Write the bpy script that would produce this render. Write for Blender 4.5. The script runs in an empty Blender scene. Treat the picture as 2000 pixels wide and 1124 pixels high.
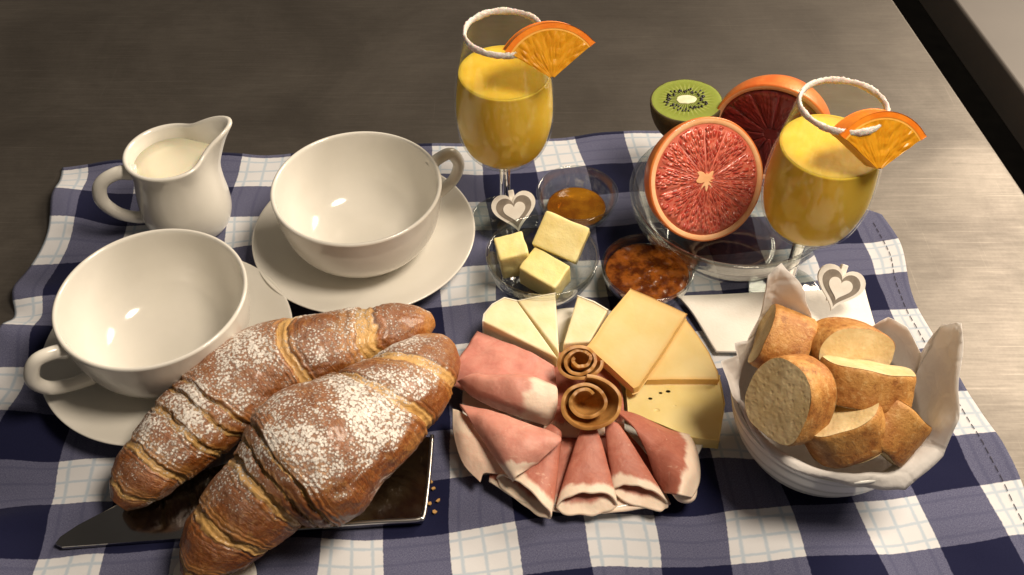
import bpy, math, random
import numpy as np
from mathutils import Vector, Matrix, noise as mnoise

# ------------------------------------------------------------------ camera, world, light, exposure
scene = bpy.context.scene
S = 0.01                                    # everything below is written in centimetres
R = math.radians
cam_d = bpy.data.cameras.new('camera')
cam = bpy.data.objects.new('camera', cam_d)
scene.collection.objects.link(cam)
cam_d.sensor_width = 36.0
cam_d.lens = 33.84
cam_d.clip_start = 0.01
cam_d.clip_end = 50.0
cam.location = (0.0, -45.02 * S, 50.0 * S)
cam.rotation_euler = (R(42.0), 0, 0)
scene.camera = cam

world = bpy.data.worlds.new('World')
scene.world = world
world.use_nodes = True
bg = world.node_tree.nodes['Background']
bg.inputs[0].default_value = (1.0, 0.88, 0.76, 1)
bg.inputs[1].default_value = 0.065


def area_lamp(name, loc, aim, size, energy, color):
    d = bpy.data.lights.new(name, 'AREA')
    d.shape = 'DISK'
    d.size = size * S
    d.energy = energy
    d.color = color
    o = bpy.data.objects.new(name, d)
    scene.collection.objects.link(o)
    o.location = [c * S for c in loc]
    o.rotation_euler = (Vector(aim) - Vector(loc)).to_track_quat('-Z', 'Y').to_euler()
    return o


area_lamp('pendant_lamp', (37, -16, 90), (6, -6, 0), 30, 9.8, (1.0, 0.85, 0.67))
area_lamp('table_sheen_lamp', (170, 130, 140), (25, 0, 0), 110, 66, (1.0, 0.85, 0.67))  # added soft lamp, gives the steel table its sheen on the right

scene.view_settings.view_transform = 'Standard'
scene.view_settings.look = 'None'
scene.view_settings.gamma = 1.0
scene.view_settings.exposure = 0.0
scene.render.engine = 'CYCLES'
scene.cycles.use_denoising = True
scene.cycles.max_bounces = 14
scene.cycles.transparent_max_bounces = 24
scene.cycles.transmission_bounces = 12
scene.cycles.caustics_reflective = False
scene.cycles.caustics_refractive = False
scene.cycles.sample_clamp_indirect = 4.0

rng = np.random.default_rng(7)
random.seed(7)


# ------------------------------------------------------------------ materials
def mat(name, color=(.8, .8, .8), rough=.5, metal=0.0, **kw):
    m = bpy.data.materials.new(name)
    m.use_nodes = True
    b = m.node_tree.nodes['Principled BSDF']
    b.inputs['Base Color'].default_value = (*color, 1)
    b.inputs['Roughness'].default_value = rough
    b.inputs['Metallic'].default_value = metal
    for k, v in kw.items():
        key = {'sss': 'Subsurface Weight', 'sss_scale': 'Subsurface Scale', 'sss_r': 'Subsurface Radius', 'trans': 'Transmission Weight',
               'ior': 'IOR', 'coat': 'Coat Weight', 'coat_rough': 'Coat Roughness', 'spec': 'Specular IOR Level', 'sheen': 'Sheen Weight'}[k]
        b.inputs[key].default_value = v
    return m


class NT:
    """tiny helper for building node trees"""

    def __init__(self, m):
        self.t = m.node_tree
        self.b = self.t.nodes['Principled BSDF']
        self.out = self.t.nodes['Material Output']

    def n(self, typ, **kw):
        nd = self.t.nodes.new(typ)
        for k, v in kw.items():
            setattr(nd, k, v)
        return nd

    def l(self, a, b):
        self.t.links.new(a, b)

    def put(self, sock, v):
        if isinstance(v, bpy.types.NodeSocket):
            self.l(v, sock)
        else:
            sock.default_value = v if not (isinstance(v, tuple) and len(v) == 3 and sock.type == 'RGBA') else (*v, 1)

    def math(self, op, a, b=0.0, c=None):
        nd = self.n('ShaderNodeMath', operation=op)
        self.put(nd.inputs[0], a)
        self.put(nd.inputs[1], b)
        if c is not None:
            self.put(nd.inputs[2], c)
        return nd.outputs[0]

    def step(self, v, lo, hi, a=0.0, b=1.0):
        nd = self.n('ShaderNodeMapRange', interpolation_type='SMOOTHSTEP')
        self.put(nd.inputs[0], v)
        for i, x in enumerate((lo, hi, a, b)):
            self.put(nd.inputs[1 + i], x)
        return nd.outputs[0]

    def mix(self, f, a, b, blend='MIX'):
        nd = self.n('ShaderNodeMix', data_type='RGBA', blend_type=blend)
        self.put(nd.inputs[0], f)
        self.put(nd.inputs[6], a)
        self.put(nd.inputs[7], b)
        return nd.outputs[2]

    def noise(self, vec, scale, detail=3.0, rough=.5, dist=0.0):
        nd = self.n('ShaderNodeTexNoise')
        if vec is not None:
            self.l(vec, nd.inputs['Vector'])
        nd.inputs['Scale'].default_value = scale
        nd.inputs['Detail'].default_value = detail
        nd.inputs['Roughness'].default_value = rough
        nd.inputs['Distortion'].default_value = dist
        return nd.outputs[0]

    def voro(self, vec, scale, feature='F1', out=0, rand=1.0):
        nd = self.n('ShaderNodeTexVoronoi', feature=feature)
        if vec is not None:
            self.l(vec, nd.inputs['Vector'])
        nd.inputs['Scale'].default_value = scale
        nd.inputs['Randomness'].default_value = rand
        return nd.outputs[out]

    def coord(self, kind='Object'):
        return self.n('ShaderNodeTexCoord').outputs[kind]

    def mapping(self, vec, scale=(1, 1, 1), loc=(0, 0, 0), rot=(0, 0, 0)):
        nd = self.n('ShaderNodeMapping')
        self.l(vec, nd.inputs[0])
        nd.inputs['Location'].default_value = loc
        nd.inputs['Rotation'].default_value = rot
        nd.inputs['Scale'].default_value = scale
        return nd.outputs[0]

    def sep(self, vec):
        nd = self.n('ShaderNodeSeparateXYZ')
        self.l(vec, nd.inputs[0])
        return nd.outputs

    def attr(self, name):
        return self.n('ShaderNodeAttribute', attribute_name=name).outputs['Fac']

    def bump(self, h, strength=.3, dist=.001):
        nd = self.n('ShaderNodeBump')
        nd.inputs['Strength'].default_value = strength
        nd.inputs['Distance'].default_value = dist
        self.l(h, nd.inputs['Height'])
        self.l(nd.outputs[0], self.b.inputs['Normal'])
        return nd.outputs[0]

    def color(self, c):
        self.put(self.b.inputs['Base Color'], c)

    def rough(self, r):
        self.put(self.b.inputs['Roughness'], r)


M = {}

# brushed steel table top: worn, smeary, scratched along its length
m = M['steel'] = mat('brushed_steel', (.3, .28, .25), .42, .7)
t = NT(m)
co = t.coord()
streak = t.noise(t.mapping(co, (14, 150, 14)), 1.0, 5, .65)
streak2 = t.noise(t.mapping(co, (40, 700, 40)), 1.0, 2, .5)
blot = t.noise(co, 9, 5, .62, .4)
sc1 = t.step(t.noise(t.mapping(co, (9, 620, 9), (0, 0, 0), (0, 0, .05)), 1.0, 3, .6), .60, .70)
sc2 = t.step(t.noise(t.mapping(co, (520, 12, 12), (3, 1, 0), (0, 0, .6)), 1.0, 3, .6), .66, .74)
spk = t.noise(co, 420, 3, .7)
v = t.math('ADD', t.math('MULTIPLY', streak, .10), t.math('ADD', t.math('MULTIPLY', streak2, .16), t.math('MULTIPLY', blot, .66)))
v = t.math('ADD', v, t.math('ADD', t.math('MULTIPLY', t.math('ADD', sc1, t.math('MULTIPLY', sc2, .6)), .10), t.math('MULTIPLY', spk, .10)))
t.color(t.mix(t.step(v, .30, .85), (.095, .083, .072), (.225, .200, .173)))
t.rough(t.step(v, .3, .9, .50, .36))
t.bump(t.math('ADD', streak, streak2), .07, .0005)

m = M['steel_pale'] = mat('pale_laminate', (.26, .21, .175), .55, .1)
t = NT(m)
co = t.coord()
t.color(t.mix(t.noise(co, 14, 5, .6), (.11, .097, .088), (.16, .142, .128)))
M['dark_floor'] = mat('dark_floor', (.004, .004, .004), 1.0, 0, spec=0.0)
t = NT(M['dark_floor'])
t.color(t.mix(t.noise(t.coord(), 30, 3), (.0025, .0025, .0025), (.006, .0055, .005)))
M['leg_steel'] = mat('leg_steel', (.3, .29, .27), .35, .9)

# checked cotton cloth; UV is in centimetres along the weave
m = M['cloth'] = mat('checked_cotton', (.5, .5, .5), .92, 0, sheen=.05, spec=.12)
t = NT(m)
uv = t.n('ShaderNodeUVMap').outputs[0]
x, y, _ = t.sep(uv)
wob = t.math('MULTIPLY', t.math('SUBTRACT', t.noise(uv, 4.0, 2), .5), .10)


def band(c, off, per):
    f = t.math('FRACT', t.math('DIVIDE', t.math('SUBTRACT', t.math('ADD', c, wob), off), per))
    tri = t.math('ABSOLUTE', t.math('SUBTRACT', f, .25))           # 0 in the middle of the white stripe, .25 at its edges
    tri = t.math('MINIMUM', tri, t.math('SUBTRACT', 1.0, tri))
    white = t.step(tri, .243, .252, 1.0, 0.0)
    ln = t.math('ABSOLUTE', t.math('SUBTRACT', t.math('FRACT', t.math('MULTIPLY', f, 6.0)), .5))
    line = t.math('MULTIPLY', t.step(ln, .02, .13, 1.0, 0.0), white)
    return white, line


wu, lu = band(x, 2.8, 7.72)
wv, lv = band(t.math('ADD', y, 3.4), -18.2, 6.74)
both = t.math('MULTIPLY', wu, wv)
either = t.math('MAXIMUM', wu, wv)
heath = t.noise(t.mapping(uv, (9, 30, 1)), 1.0, 3, .7)
heath2 = t.noise(t.mapping(uv, (30, 9, 1)), 1.0, 3, .7)
hh = t.math('MULTIPLY', heath, heath2)
navy = t.mix(hh, (.005, .006, .026), (.022, .025, .080))
mid = t.mix(t.step(hh, .1, .45), (.066, .070, .135), (.175, .18, .27))
white = t.mix(hh, (.62, .625, .655), (.75, .75, .77))
line = t.math('MAXIMUM', lu, lv)
mid = t.mix(t.math('MULTIPLY', line, .45), mid, (.07, .075, .14))
white = t.mix(t.math('MULTIPLY', line, .42), white, (.20, .36, .52))
col = t.mix(both, t.mix(either, navy, mid), white)
t.color(col)
wv1 = t.n('ShaderNodeTexWave', wave_type='BANDS', bands_direction='X')
t.l(uv, wv1.inputs[0])
wv1.inputs['Scale'].default_value = 6.5
wv2 = t.n('ShaderNodeTexWave', wave_type='BANDS', bands_direction='Y')
t.l(uv, wv2.inputs[0])
wv2.inputs['Scale'].default_value = 6.5
t.bump(t.math('ADD', t.math('ADD', wv1.outputs[1], wv2.outputs[1]), t.math('MULTIPLY', hh, 2.0)), .35, .0004)
M['thread'] = mat('navy_thread', (.02, .018, .035), .8)
NT(M['thread']).color(NT(M['thread']).mix(NT(M['thread']).noise(None, 200, 2), (.04, .037, .06), (.09, .085, .12)))


def varied(name, c0, c1, scale, rough, bump=0, bscale=None, **kw):
    """a plain material whose colour wanders between two tones"""
    m_ = M[name] = mat(name, c0, rough, **kw)
    t_ = NT(m_)
    co_ = t_.coord()
    t_.color(t_.mix(t_.step(t_.noise(co_, scale, 4, .6), .32, .68), c0, c1))
    if bump:
        t_.bump(t_.noise(co_, bscale or scale * 3, 4, .6), bump, .001)
    return m_


varied('porcelain', (.72, .695, .635), (.75, .725, .67), 25, .13, coat=.3, coat_rough=.06)
varied('bowl_white', (.74, .74, .70), (.80, .80, .77), 25, .16, coat=.3)
varied('milk', (.90, .84, .64), (.92, .86, .68), 30, .22, sss=.3, sss_scale=.004)
varied('juice', (.92, .56, .05), (.94, .61, .075), 60, .6, sss=.4, sss_scale=.006, sss_r=(1.0, .55, .12), spec=.15)
varied('juice_foam', (.86, .54, .045), (.90, .59, .07), 140, .45, .2, 260, sss=.8, sss_scale=.008, sss_r=(1.0, .6, .15))
varied('sugar', (.70, .66, .61), (.84, .81, .76), 300, .5, .8, 1400, sss=.5, sss_scale=.002)
varied('orange_peel', (.80, .19, .010), (.86, .26, .016), 90, .38, .25, 420, coat=.25, coat_rough=.25)
varied('orange_pith', (.80, .38, .045), (.84, .45, .08), 120, .6)
varied('brie_rind', (.82, .76, .62), (.88, .84, .74), 140, .8, .4, 420)
varied('steel_tray', (.35, .34, .33), (.42, .41, .40), 20, .12, metal=1.0)
varied('steel_rim', (.62, .60, .57), (.7, .68, .65), 20, .28, metal=1.0)
varied('wood_white', (.78, .73, .66), (.86, .82, .76), 90, .7, .2, 300)
varied('wood_taupe', (.19, .16, .13), (.27, .23, .19), 160, .75, .4, 300)
varied('paper_napkin', (.80, .76, .70), (.84, .81, .76), 60, .85, .25, 500)
varied('grapefruit_peel', (.72, .15, .03), (.80, .27, .06), 40, .42, .25, 380, coat=.2)
varied('grapefruit_pith', (.86, .44, .20), (.90, .54, .29), 60, .6, .15, 300)
varied('kiwi_skin', (.045, .035, .012), (.09, .065, .025), 90, .8, .5, 500)
varied('kiwi_core', (.62, .62, .40), (.72, .72, .52), 200, .5)
varied('kiwi_seed', (.006, .005, .004), (.015, .012, .008), 200, .3)
varied('crumb_flake', (.45, .24, .07), (.6, .36, .14), 200, .8)

# parchment lining the bread bowl
m = M['parchment'] = mat('parchment', (.82, .77, .73), .7, 0, trans=0.0)
t = NT(m)
co = t.coord()
cr = t.voro(t.mapping(co, (1, 1, 1)), 55, 'DISTANCE_TO_EDGE')
t.color(t.mix(t.noise(co, 40, 4), (.87, .84, .82), (.92, .90, .88)))
t.bump(t.math('ADD', t.math('MULTIPLY', t.step(cr, 0, .12), .6), t.noise(co, 160, 4)), .35, .002)
tr = t.n('ShaderNodeBsdfTranslucent')
tr.inputs[0].default_value = (.85, .81, .78, 1)
mx = t.n('ShaderNodeMixShader')
mx.inputs[0].default_value = .35
t.l(t.b.outputs[0], mx.inputs[1])
t.l(tr.outputs[0], mx.inputs[2])
t.l(mx.outputs[0], t.out.inputs[0])

# thin clear glass: straight-through light with real Fresnel reflections
m = M['glass'] = mat('clear_glass', (1, 1, 1), .02)
t = NT(m)
tb = t.n('ShaderNodeBsdfTransparent')
tb.inputs[0].default_value = (.94, .95, .94, 1)
gb = t.n('ShaderNodeBsdfGlossy')
gb.inputs['Roughness'].default_value = .03
gb.inputs['Color'].default_value = (1, 1, 1, 1)
lw = t.n('ShaderNodeLayerWeight')
lw.inputs[0].default_value = .5
mx = t.n('ShaderNodeMixShader')
t.l(t.math('ADD', .025, t.math('MULTIPLY', t.math('POWER', lw.outputs['Facing'], 6.0), .6)), mx.inputs[0])
t.l(tb.outputs[0], mx.inputs[1])
t.l(gb.outputs[0], mx.inputs[2])
t.l(mx.outputs[0], t.out.inputs[0])
# thicker pressed glass of the little bowls
m = M['bowl_glass'] = mat('bowl_glass', (1, 1, 1), .02)
t = NT(m)
tb = t.n('ShaderNodeBsdfTransparent')
tb.inputs[0].default_value = (.87, .89, .875, 1)
gb = t.n('ShaderNodeBsdfGlossy')
gb.inputs['Roughness'].default_value = .06
gb.inputs['Color'].default_value = (1, 1, 1, 1)
lw = t.n('ShaderNodeLayerWeight')
lw.inputs[0].default_value = .5
mx = t.n('ShaderNodeMixShader')
t.l(t.math('ADD', .06, t.math('MULTIPLY', t.math('POWER', lw.outputs['Facing'], 2.6), .85)), mx.inputs[0])
t.l(tb.outputs[0], mx.inputs[1])
t.l(gb.outputs[0], mx.inputs[2])
t.l(mx.outputs[0], t.out.inputs[0])

m = M['stem_glass'] = mat('stem_glass', (.96, .97, .96), .02, 0, trans=1.0, ior=1.45)
# honey and jam
m = M['honey'] = mat('honey', (.62, .25, .015), .05, 0, coat=.6, coat_rough=.03, trans=.6, ior=1.48)
t = NT(m)
co = t.coord()
t.color(t.mix(t.step(t.noise(co, 60, 3), .35, .65), (.36, .11, .004), (.66, .27, .012)))
m = M['jam'] = mat('jam', (.2, .05, .008), .22, 0, coat=.45, coat_rough=.08, sss=.4, sss_scale=.004, sss_r=(1.0, .35, .05))
t = NT(m)
co = t.coord()
n1 = t.noise(co, 130, 4, .6)
t.color(t.mix(t.step(n1, .38, .66), (.085, .017, .002), (.29, .085, .010)))
t.bump(t.math('ADD', n1, t.math('MULTIPLY', t.voro(co, 200), .5)), .45, .0015)

# butter, cheeses
m = M['butter'] = mat('butter', (.85, .70, .30), .38, 0, sss=.3, sss_scale=.004, sss_r=(1, .8, .3))
t = NT(m)
co = t.coord()
t.color(t.mix(t.step(t.noise(co, 50, 4), .3, .7), (.88, .73, .30), (.93, .82, .42)))
t.bump(t.noise(co, 130, 5, .65), .35, .002)
m = M['cheese'] = mat('yellow_cheese', (.80, .55, .17), .42, 0, sss=.2, sss_scale=.003, sss_r=(1, .7, .2))
t = NT(m)
co = t.coord()
ed = t.attr('rim')
c0 = t.mix(t.step(t.noise(co, 35, 4), .3, .7), (.75, .58, .24), (.81, .66, .33))
t.color(t.mix(t.math('MULTIPLY', ed, .6), c0, (.76, .42, .12)))
t.bump(t.noise(co, 220, 4), .15, .001)
m = M['cheese_pale'] = mat('pale_cheese', (.80, .62, .22), .42, 0, sss=.2, sss_scale=.003, sss_r=(1, .7, .2))
t = NT(m)
co = t.coord()
t.color(t.mix(t.step(t.noise(co, 35, 4), .3, .7), (.72, .57, .22), (.79, .66, .31)))
t.bump(t.noise(co, 220, 4), .15, .001)
varied('cheese_hole', (.42, .30, .07), (.5, .36, .10), 100, .5)
m = M['brie'] = mat('brie_paste', (.86, .75, .47), .45, 0, sss=.3, sss_scale=.004, sss_r=(1, .85, .5))
t = NT(m)
co = t.coord()
t.color(t.mix(t.step(t.noise(co, 60, 4), .3, .7), (.84, .71, .42), (.90, .81, .56)))
t.bump(t.noise(co, 120, 5), .3, .0015)
m = M['rolled'] = mat('brown_rolled_cheese', (.42, .19, .04), .5, 0, coat=.05, coat_rough=.3, sss=.15, sss_scale=.002, sss_r=(1, .5, .2))
t = NT(m)
co = t.coord()
t.color(t.mix(t.step(t.noise(co, 70, 4), .35, .65), (.33, .135, .028), (.56, .29, .085)))
t.bump(t.noise(co, 160, 4), .25, .001)


# ham: v of the UV runs to the fatty outer edge
def ham(name, lean0, lean1, fatw, marb):
    m_ = M[name] = mat(name, lean0, .48, 0, sss=.2, sss_scale=.003, sss_r=(1, .35, .25), spec=.35)
    t_ = NT(m_)
    co_ = t_.coord()
    uv_ = t_.n('ShaderNodeUVMap').outputs[0]
    u_, v_, _z = t_.sep(uv_)
    wob_ = t_.math('MULTIPLY', t_.math('SUBTRACT', t_.noise(t_.mapping(uv_, (5, 2, 1)), 1.0, 4, .6), .5), .22)
    vv = t_.math('ADD', v_, wob_)
    fat = t_.step(vv, 1 - fatw - .05, 1 - fatw + .03)
    lean = t_.mix(t_.step(t_.noise(t_.mapping(co_, (1, 1, 1)), 85, 6, .68, .9), .25, .75), lean0, lean1)
    grainy = t_.noise(t_.mapping(uv_, (26, 5, 1)), 1.0, 5, .7)
    lean = t_.mix(t_.math('MULTIPLY', t_.step(grainy, .5, .75), .25), lean, (.66, .34, .25))
    sp = t_.step(t_.noise(t_.mapping(co_, (1, 1, 1)), 120, 5, .7, 1.2), .58, .68)
    lean = t_.mix(t_.math('MULTIPLY', sp, marb), lean, (.80, .52, .40))
    fatc = t_.mix(t_.noise(co_, 80, 4), (.80, .60, .46), (.86, .72, .60))
    t_.color(t_.mix(fat, lean, fatc))
    t_.bump(t_.math('ADD', t_.noise(co_, 90, 5), t_.math('MULTIPLY', t_.noise(t_.mapping(co_, (1, 1, 1)), 380, 3), .4)), .35, .0015)


ham('cured_ham', (.40, .125, .085), (.52, .195, .135), .135, .4)
ham('cured_ham_wide', (.40, .125, .085), (.52, .195, .135), .34, .4)
ham('cooked_ham', (.56, .21, .17), (.66, .31, .25), .0, .30)
ham('cooked_ham_fat', (.56, .23, .18), (.66, .33, .26), .26, .35)
ham('pale_ham', (.74, .50, .38), (.82, .62, .50), .3, .2)

# croissant crust: 'seam' marks the pale dough that the wraps leave bare
m = M['croissant'] = mat('croissant_crust', (.4, .15, .03), .5, 0, spec=.5, coat=.3, coat_rough=.18)
t = NT(m)
co = t.coord()
seam = t.attr('seam')
lam_shade = t.attr('lam_shade')
g = t.n('ShaderNodeNewGeometry')
nz = t.sep(g.outputs['Normal'])[2]
n1 = t.noise(co, 52, 6, .66, .8)
n2 = t.noise(co, 190, 5, .65)
crust = t.mix(t.step(n1, .30, .68), (.15, .034, .004), (.46, .155, .026))
crust = t.mix(t.math('MULTIPLY', t.step(n2, .5, .75), .45), crust, (.50, .235, .065))
brown = t.step(t.math('ADD', t.attr('crest'), t.math('MULTIPLY', t.math('SUBTRACT', n1, .5), 2.2)), .35, 1.15)
crust = t.mix(t.math('MULTIPLY', brown, .8), crust, (.20, .050, .005))
crust = t.mix(t.math('MULTIPLY', t.step(brown, .25, .0), .5), crust, (.58, .27, .065))
cbx = t.n('ShaderNodeCombineXYZ')
t.l(t.math('MULTIPLY', t.attr('wrapf'), 16.0), cbx.inputs[0])
t.l(t.math('MULTIPLY', t.attr('phi'), 5.0), cbx.inputs[1])
strip = t.noise(cbx.outputs[0], 1.0, 6, .72, .6)
crust = t.mix(t.math('MULTIPLY', t.step(strip, .52, .72), .6), crust, (.55, .25, .060))
crust = t.mix(t.math('MULTIPLY', t.step(strip, .46, .30), .6), crust, (.095, .020, .003))
flake = t.step(t.noise(t.mapping(co, (1, 1, 1)), 330, 4, .7), .52, .66)
crust = t.mix(t.math('MULTIPLY', flake, .3), crust, (.55, .29, .10))
dough = t.mix(t.noise(co, 90, 4), (.52, .27, .07), (.74, .46, .16))
crust = t.mix(t.math('MULTIPLY', lam_shade, .7), crust, (.10, .028, .006))  # shade in the gaps between the thin layers, painted into the crust
base = t.mix(t.step(t.math('ADD', seam, t.math('MULTIPLY', t.math('SUBTRACT', n1, .5), .9)), .42, .62), crust, dough)
# icing sugar: dusted from above in patches, caught as grains
patch = t.noise(t.mapping(co, (1, 1, 1), (.31, .17, .05)), 27, 4, .6, .4)
grain = t.noise(co, 700, 5, .85)
grain2 = t.voro(co, 620)
cov = t.math('MULTIPLY', t.step(nz, .20, .80), t.step(t.math('ADD', patch, t.math('MULTIPLY', t.attr('dust'), .16)), .28, .82))
cov = t.math('SUBTRACT', cov, t.math('MULTIPLY', seam, .15))
thr = t.math('SUBTRACT', .78, t.math('MULTIPLY', cov, .47))
gm = t.math('ADD', t.math('MULTIPLY', grain, .72), t.math('MULTIPLY', t.math('SUBTRACT', .7, grain2), .42))
sug = t.math('MULTIPLY', t.step(gm, t.math('SUBTRACT', thr, .05), t.math('ADD', thr, .11)), t.step(cov, .02, .2))
base = t.mix(t.math('MULTIPLY', t.step(cov, .1, 1.0), .20), base, (.80, .70, .60))
t.color(t.mix(sug, base, (.84, .78, .72)))
t.rough(t.step(sug, 0, 1, .38, .9))
t.bump(t.math('ADD', t.math('ADD', t.math('ADD', t.math('MULTIPLY', n2, .7), t.math('MULTIPLY', strip, .55)), t.math('MULTIPLY', sug, .35)), t.math('MULTIPLY', t.noise(co, 420, 4), .5)), .75, .0022)

# bread
m = M['crust'] = mat('bread_crust', (.5, .25, .07), .55)
t = NT(m)
co = t.coord()
n1 = t.noise(co, 42, 6, .66, .7)
n2 = t.noise(co, 230, 5, .7)
c = t.mix(t.step(n1, .25, .72), (.33, .105, .018), (.60, .31, .085))
c = t.mix(t.math('MULTIPLY', t.step(n2, .52, .68), .5), c, (.72, .46, .19))
c = t.mix(t.math('MULTIPLY', t.step(n2, .48, .34), .6), c, (.20, .058, .011))
t.color(c)
t.bump(t.math('ADD', n2, t.math('MULTIPLY', n1, .5)), .55, .0018)
m = M['crumb'] = mat('bread_crumb', (.6, .42, .18), .85, 0, sss=.1, sss_scale=.003)
t = NT(m)
co = t.coord()
h1 = t.voro(co, 300, 'F1', 0, 1.0)
h2 = t.voro(co, 130, 'F1')
hole = t.math('MULTIPLY', t.step(h1, .14, .42), t.step(h2, .10, .32))
t.color(t.mix(t.step(t.noise(co, 70, 5, .65), .3, .7), (.62, .45, .21), (.76, .60, .34)))
t.bump(t.math('ADD', t.math('MULTIPLY', hole, .6), t.noise(co, 500, 3)), .22, .0010)


# citrus flesh: juice sacs run outwards from the core (object space: the cut lies in the local XY plane)
def citrus(name, c0, c1, c2, gloss, veins=.4, fine=1.0, relief=.75):
    m_ = M[name] = mat(name, c0, gloss, 0, sss=.25, sss_scale=.003, sss_r=(1, .4, .2), coat=.5, coat_rough=.12)
    t_ = NT(m_)
    co_ = t_.coord()
    x_, y_, z_ = t_.sep(co_)
    ang = t_.math('ARCTAN2', y_, x_)
    rad = t_.math('SQRT', t_.math('ADD', t_.math('MULTIPLY', x_, x_), t_.math('MULTIPLY', y_, y_)))
    cb = t_.n('ShaderNodeCombineXYZ')
    t_.l(t_.math('MULTIPLY', ang, 6.0 * fine), cb.inputs[0])
    t_.l(t_.math('MULTIPLY', rad, 100.0 * fine), cb.inputs[1])
    t_.l(t_.math('MULTIPLY', z_, 150.0), cb.inputs[2])
    d = t_.voro(cb.outputs[0], 1.35, 'F1')
    e = t_.voro(cb.outputs[0], 1.35, 'DISTANCE_TO_EDGE')
    r_ = t_.noise(co_, 120, 4)
    c_ = t_.mix(t_.step(r_, .3, .7), c0, c1)
    c_ = t_.mix(t_.math('MULTIPLY', t_.step(e, .16, .02), veins), c_, c2)
    t_.color(c_)
    t_.bump(t_.math('ADD', t_.math('MULTIPLY', t_.step(d, .7, .1), 1.0), t_.math('MULTIPLY', r_, .5)), relief, .0022)


citrus('grapefruit_flesh', (.50, .042, .030), (.66, .11, .065), (.82, .36, .25), .18, .38, 1.6, .8)
citrus('grapefruit_shaded', (.15, .010, .011), (.20, .016, .015), (.24, .026, .022), .5, .15, 1.5, .25)  # grapefruit flesh again, with the back half's shade put into the colour
citrus('orange_flesh', (.62, .245, .005), (.72, .32, .010), (.76, .40, .03), .3, .25, .9, .28)
m = M['grapefruit_membrane'] = mat('grapefruit_membrane', (.80, .42, .28), .4)
NT(m).color(NT(m).mix(NT(m).noise(None, 90, 3), (.56, .095, .06), (.68, .19, .12)))

m = M['kiwi_flesh'] = mat('kiwi_flesh', (.3, .42, .05), .22, 0, coat=.5, coat_rough=.12, sss=.2, sss_scale=.003, sss_r=(.6, 1, .2))
t = NT(m)
co = t.coord()
x_, y_, z_ = t.sep(co)
rad = t.math('MULTIPLY', t.math('SQRT', t.math('ADD', t.math('MULTIPLY', x_, x_), t.math('MULTIPLY', y_, y_))), 100.0)
ang = t.math('ARCTAN2', y_, x_)
ray = t.math('MULTIPLY', t.math('SINE', t.math('MULTIPLY', ang, 34.0)), .5)
c = t.mix(t.step(rad, .9, 1.5), (.12, .15, .022), (.22, .265, .045))
c = t.mix(t.step(rad, 1.6, 2.5), c, (.28, .335, .07))
c = t.mix(t.math('MULTIPLY', t.step(ray, .1, .5), t.step(rad, 2.1, 1.2, 0, .5)), c, (.55, .60, .22))
t.color(c)
t.bump(t.noise(co, 160, 4), .3, .001)


# ------------------------------------------------------------------ geometry helpers (centimetres in, metres out)
COL = scene.collection


def tag(o, label=None, cat=None, group=None, kind=None):
    for k, v_ in (('label', label), ('category', cat), ('group', group), ('kind', kind)):
        if v_:
            o[k] = v_
    return o


def thing(name, label, cat, loc=(0, 0, 0), rotz=0.0, group=None):
    o = bpy.data.objects.new(name, None)
    o.empty_display_size = .01
    COL.objects.link(o)
    o.location = [c_ * S for c_ in loc]
    o.rotation_euler = (0, 0, rotz)
    return tag(o, label, cat, group)


def mesh(name, V, F, material, parent=None, loc=(0, 0, 0), smooth=True, uvs=None, attrs=None, rot=None):
    """one mesh object; V in cm relative to loc / the parent"""
    V = np.asarray(V, float).reshape(-1, 3) * S
    me = bpy.data.meshes.new(name)
    me.from_pydata(V.tolist(), [], [list(map(int, f)) for f in F])
    me.update()
    if uvs is not None:
        layer = me.uv_layers.new(name='UVMap')
        uvs = np.asarray(uvs, float)
        idx = np.zeros(len(me.loops), dtype=np.int32)
        me.loops.foreach_get('vertex_index', idx)
        layer.data.foreach_set('uv', uvs[idx].ravel().astype(np.float32))
    for k, a_ in (attrs or {}).items():
        at = me.attributes.new(k, 'FLOAT', 'POINT')
        at.data.foreach_set('value', np.asarray(a_, np.float32).ravel())
    if smooth:
        me.polygons.foreach_set('use_smooth', [True] * len(me.polygons))
    if material is not None:
        me.materials.append(material)
    o = bpy.data.objects.new(name, me)
    COL.objects.link(o)
    o.location = [c_ * S for c_ in loc]
    if rot is not None:
        o.rotation_euler = rot
    if parent is not None:
        o.parent = parent
    return o


def mod(o, typ, **kw):
    md = o.modifiers.new(typ.lower(), typ)
    for k, v_ in kw.items():
        setattr(md, k, v_)
    return md


def bevel(o, w, seg=2, angle=40):
    mod(o, 'BEVEL', width=w * S, segments=seg, limit_method='ANGLE', angle_limit=R(angle))
    return o


def grid_faces(n, k, wrap_k=False, wrap_n=False):
    F = []
    for i in range(n if wrap_n else n - 1):
        for j in range(k if wrap_k else k - 1):
            a = i * k + j
            b = i * k + (j + 1) % k
            c_ = ((i + 1) % n) * k + (j + 1) % k
            d = ((i + 1) % n) * k + j
            F.append((a, b, c_, d))
    return F


def catmull(P, n, closed=False):
    P = np.asarray(P, float)
    m_ = len(P)
    out = []
    ts = np.linspace(0, m_ if closed else m_ - 1, n, endpoint=not closed)
    for s in ts:
        i = int(min(math.floor(s), m_ - 1 if closed else m_ - 2))
        f = s - i
        if closed:
            p = [P[(i + k) % m_] for k in (-1, 0, 1, 2)]
        else:
            p = [P[max(i - 1, 0)], P[i], P[i + 1], P[min(i + 2, m_ - 1)]]
            if i == 0:
                p[0] = 2 * P[0] - P[1]
            if i + 2 > m_ - 1:
                p[3] = 2 * P[-1] - P[-2]
        out.append(.5 * ((2 * p[1]) + (-p[0] + p[2]) * f + (2 * p[0] - 5 * p[1] + 4 * p[2] - p[3]) * f * f + (-p[0] + 3 * p[1] - 3 * p[2] + p[3]) * f ** 3))
    return np.array(out)


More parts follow.
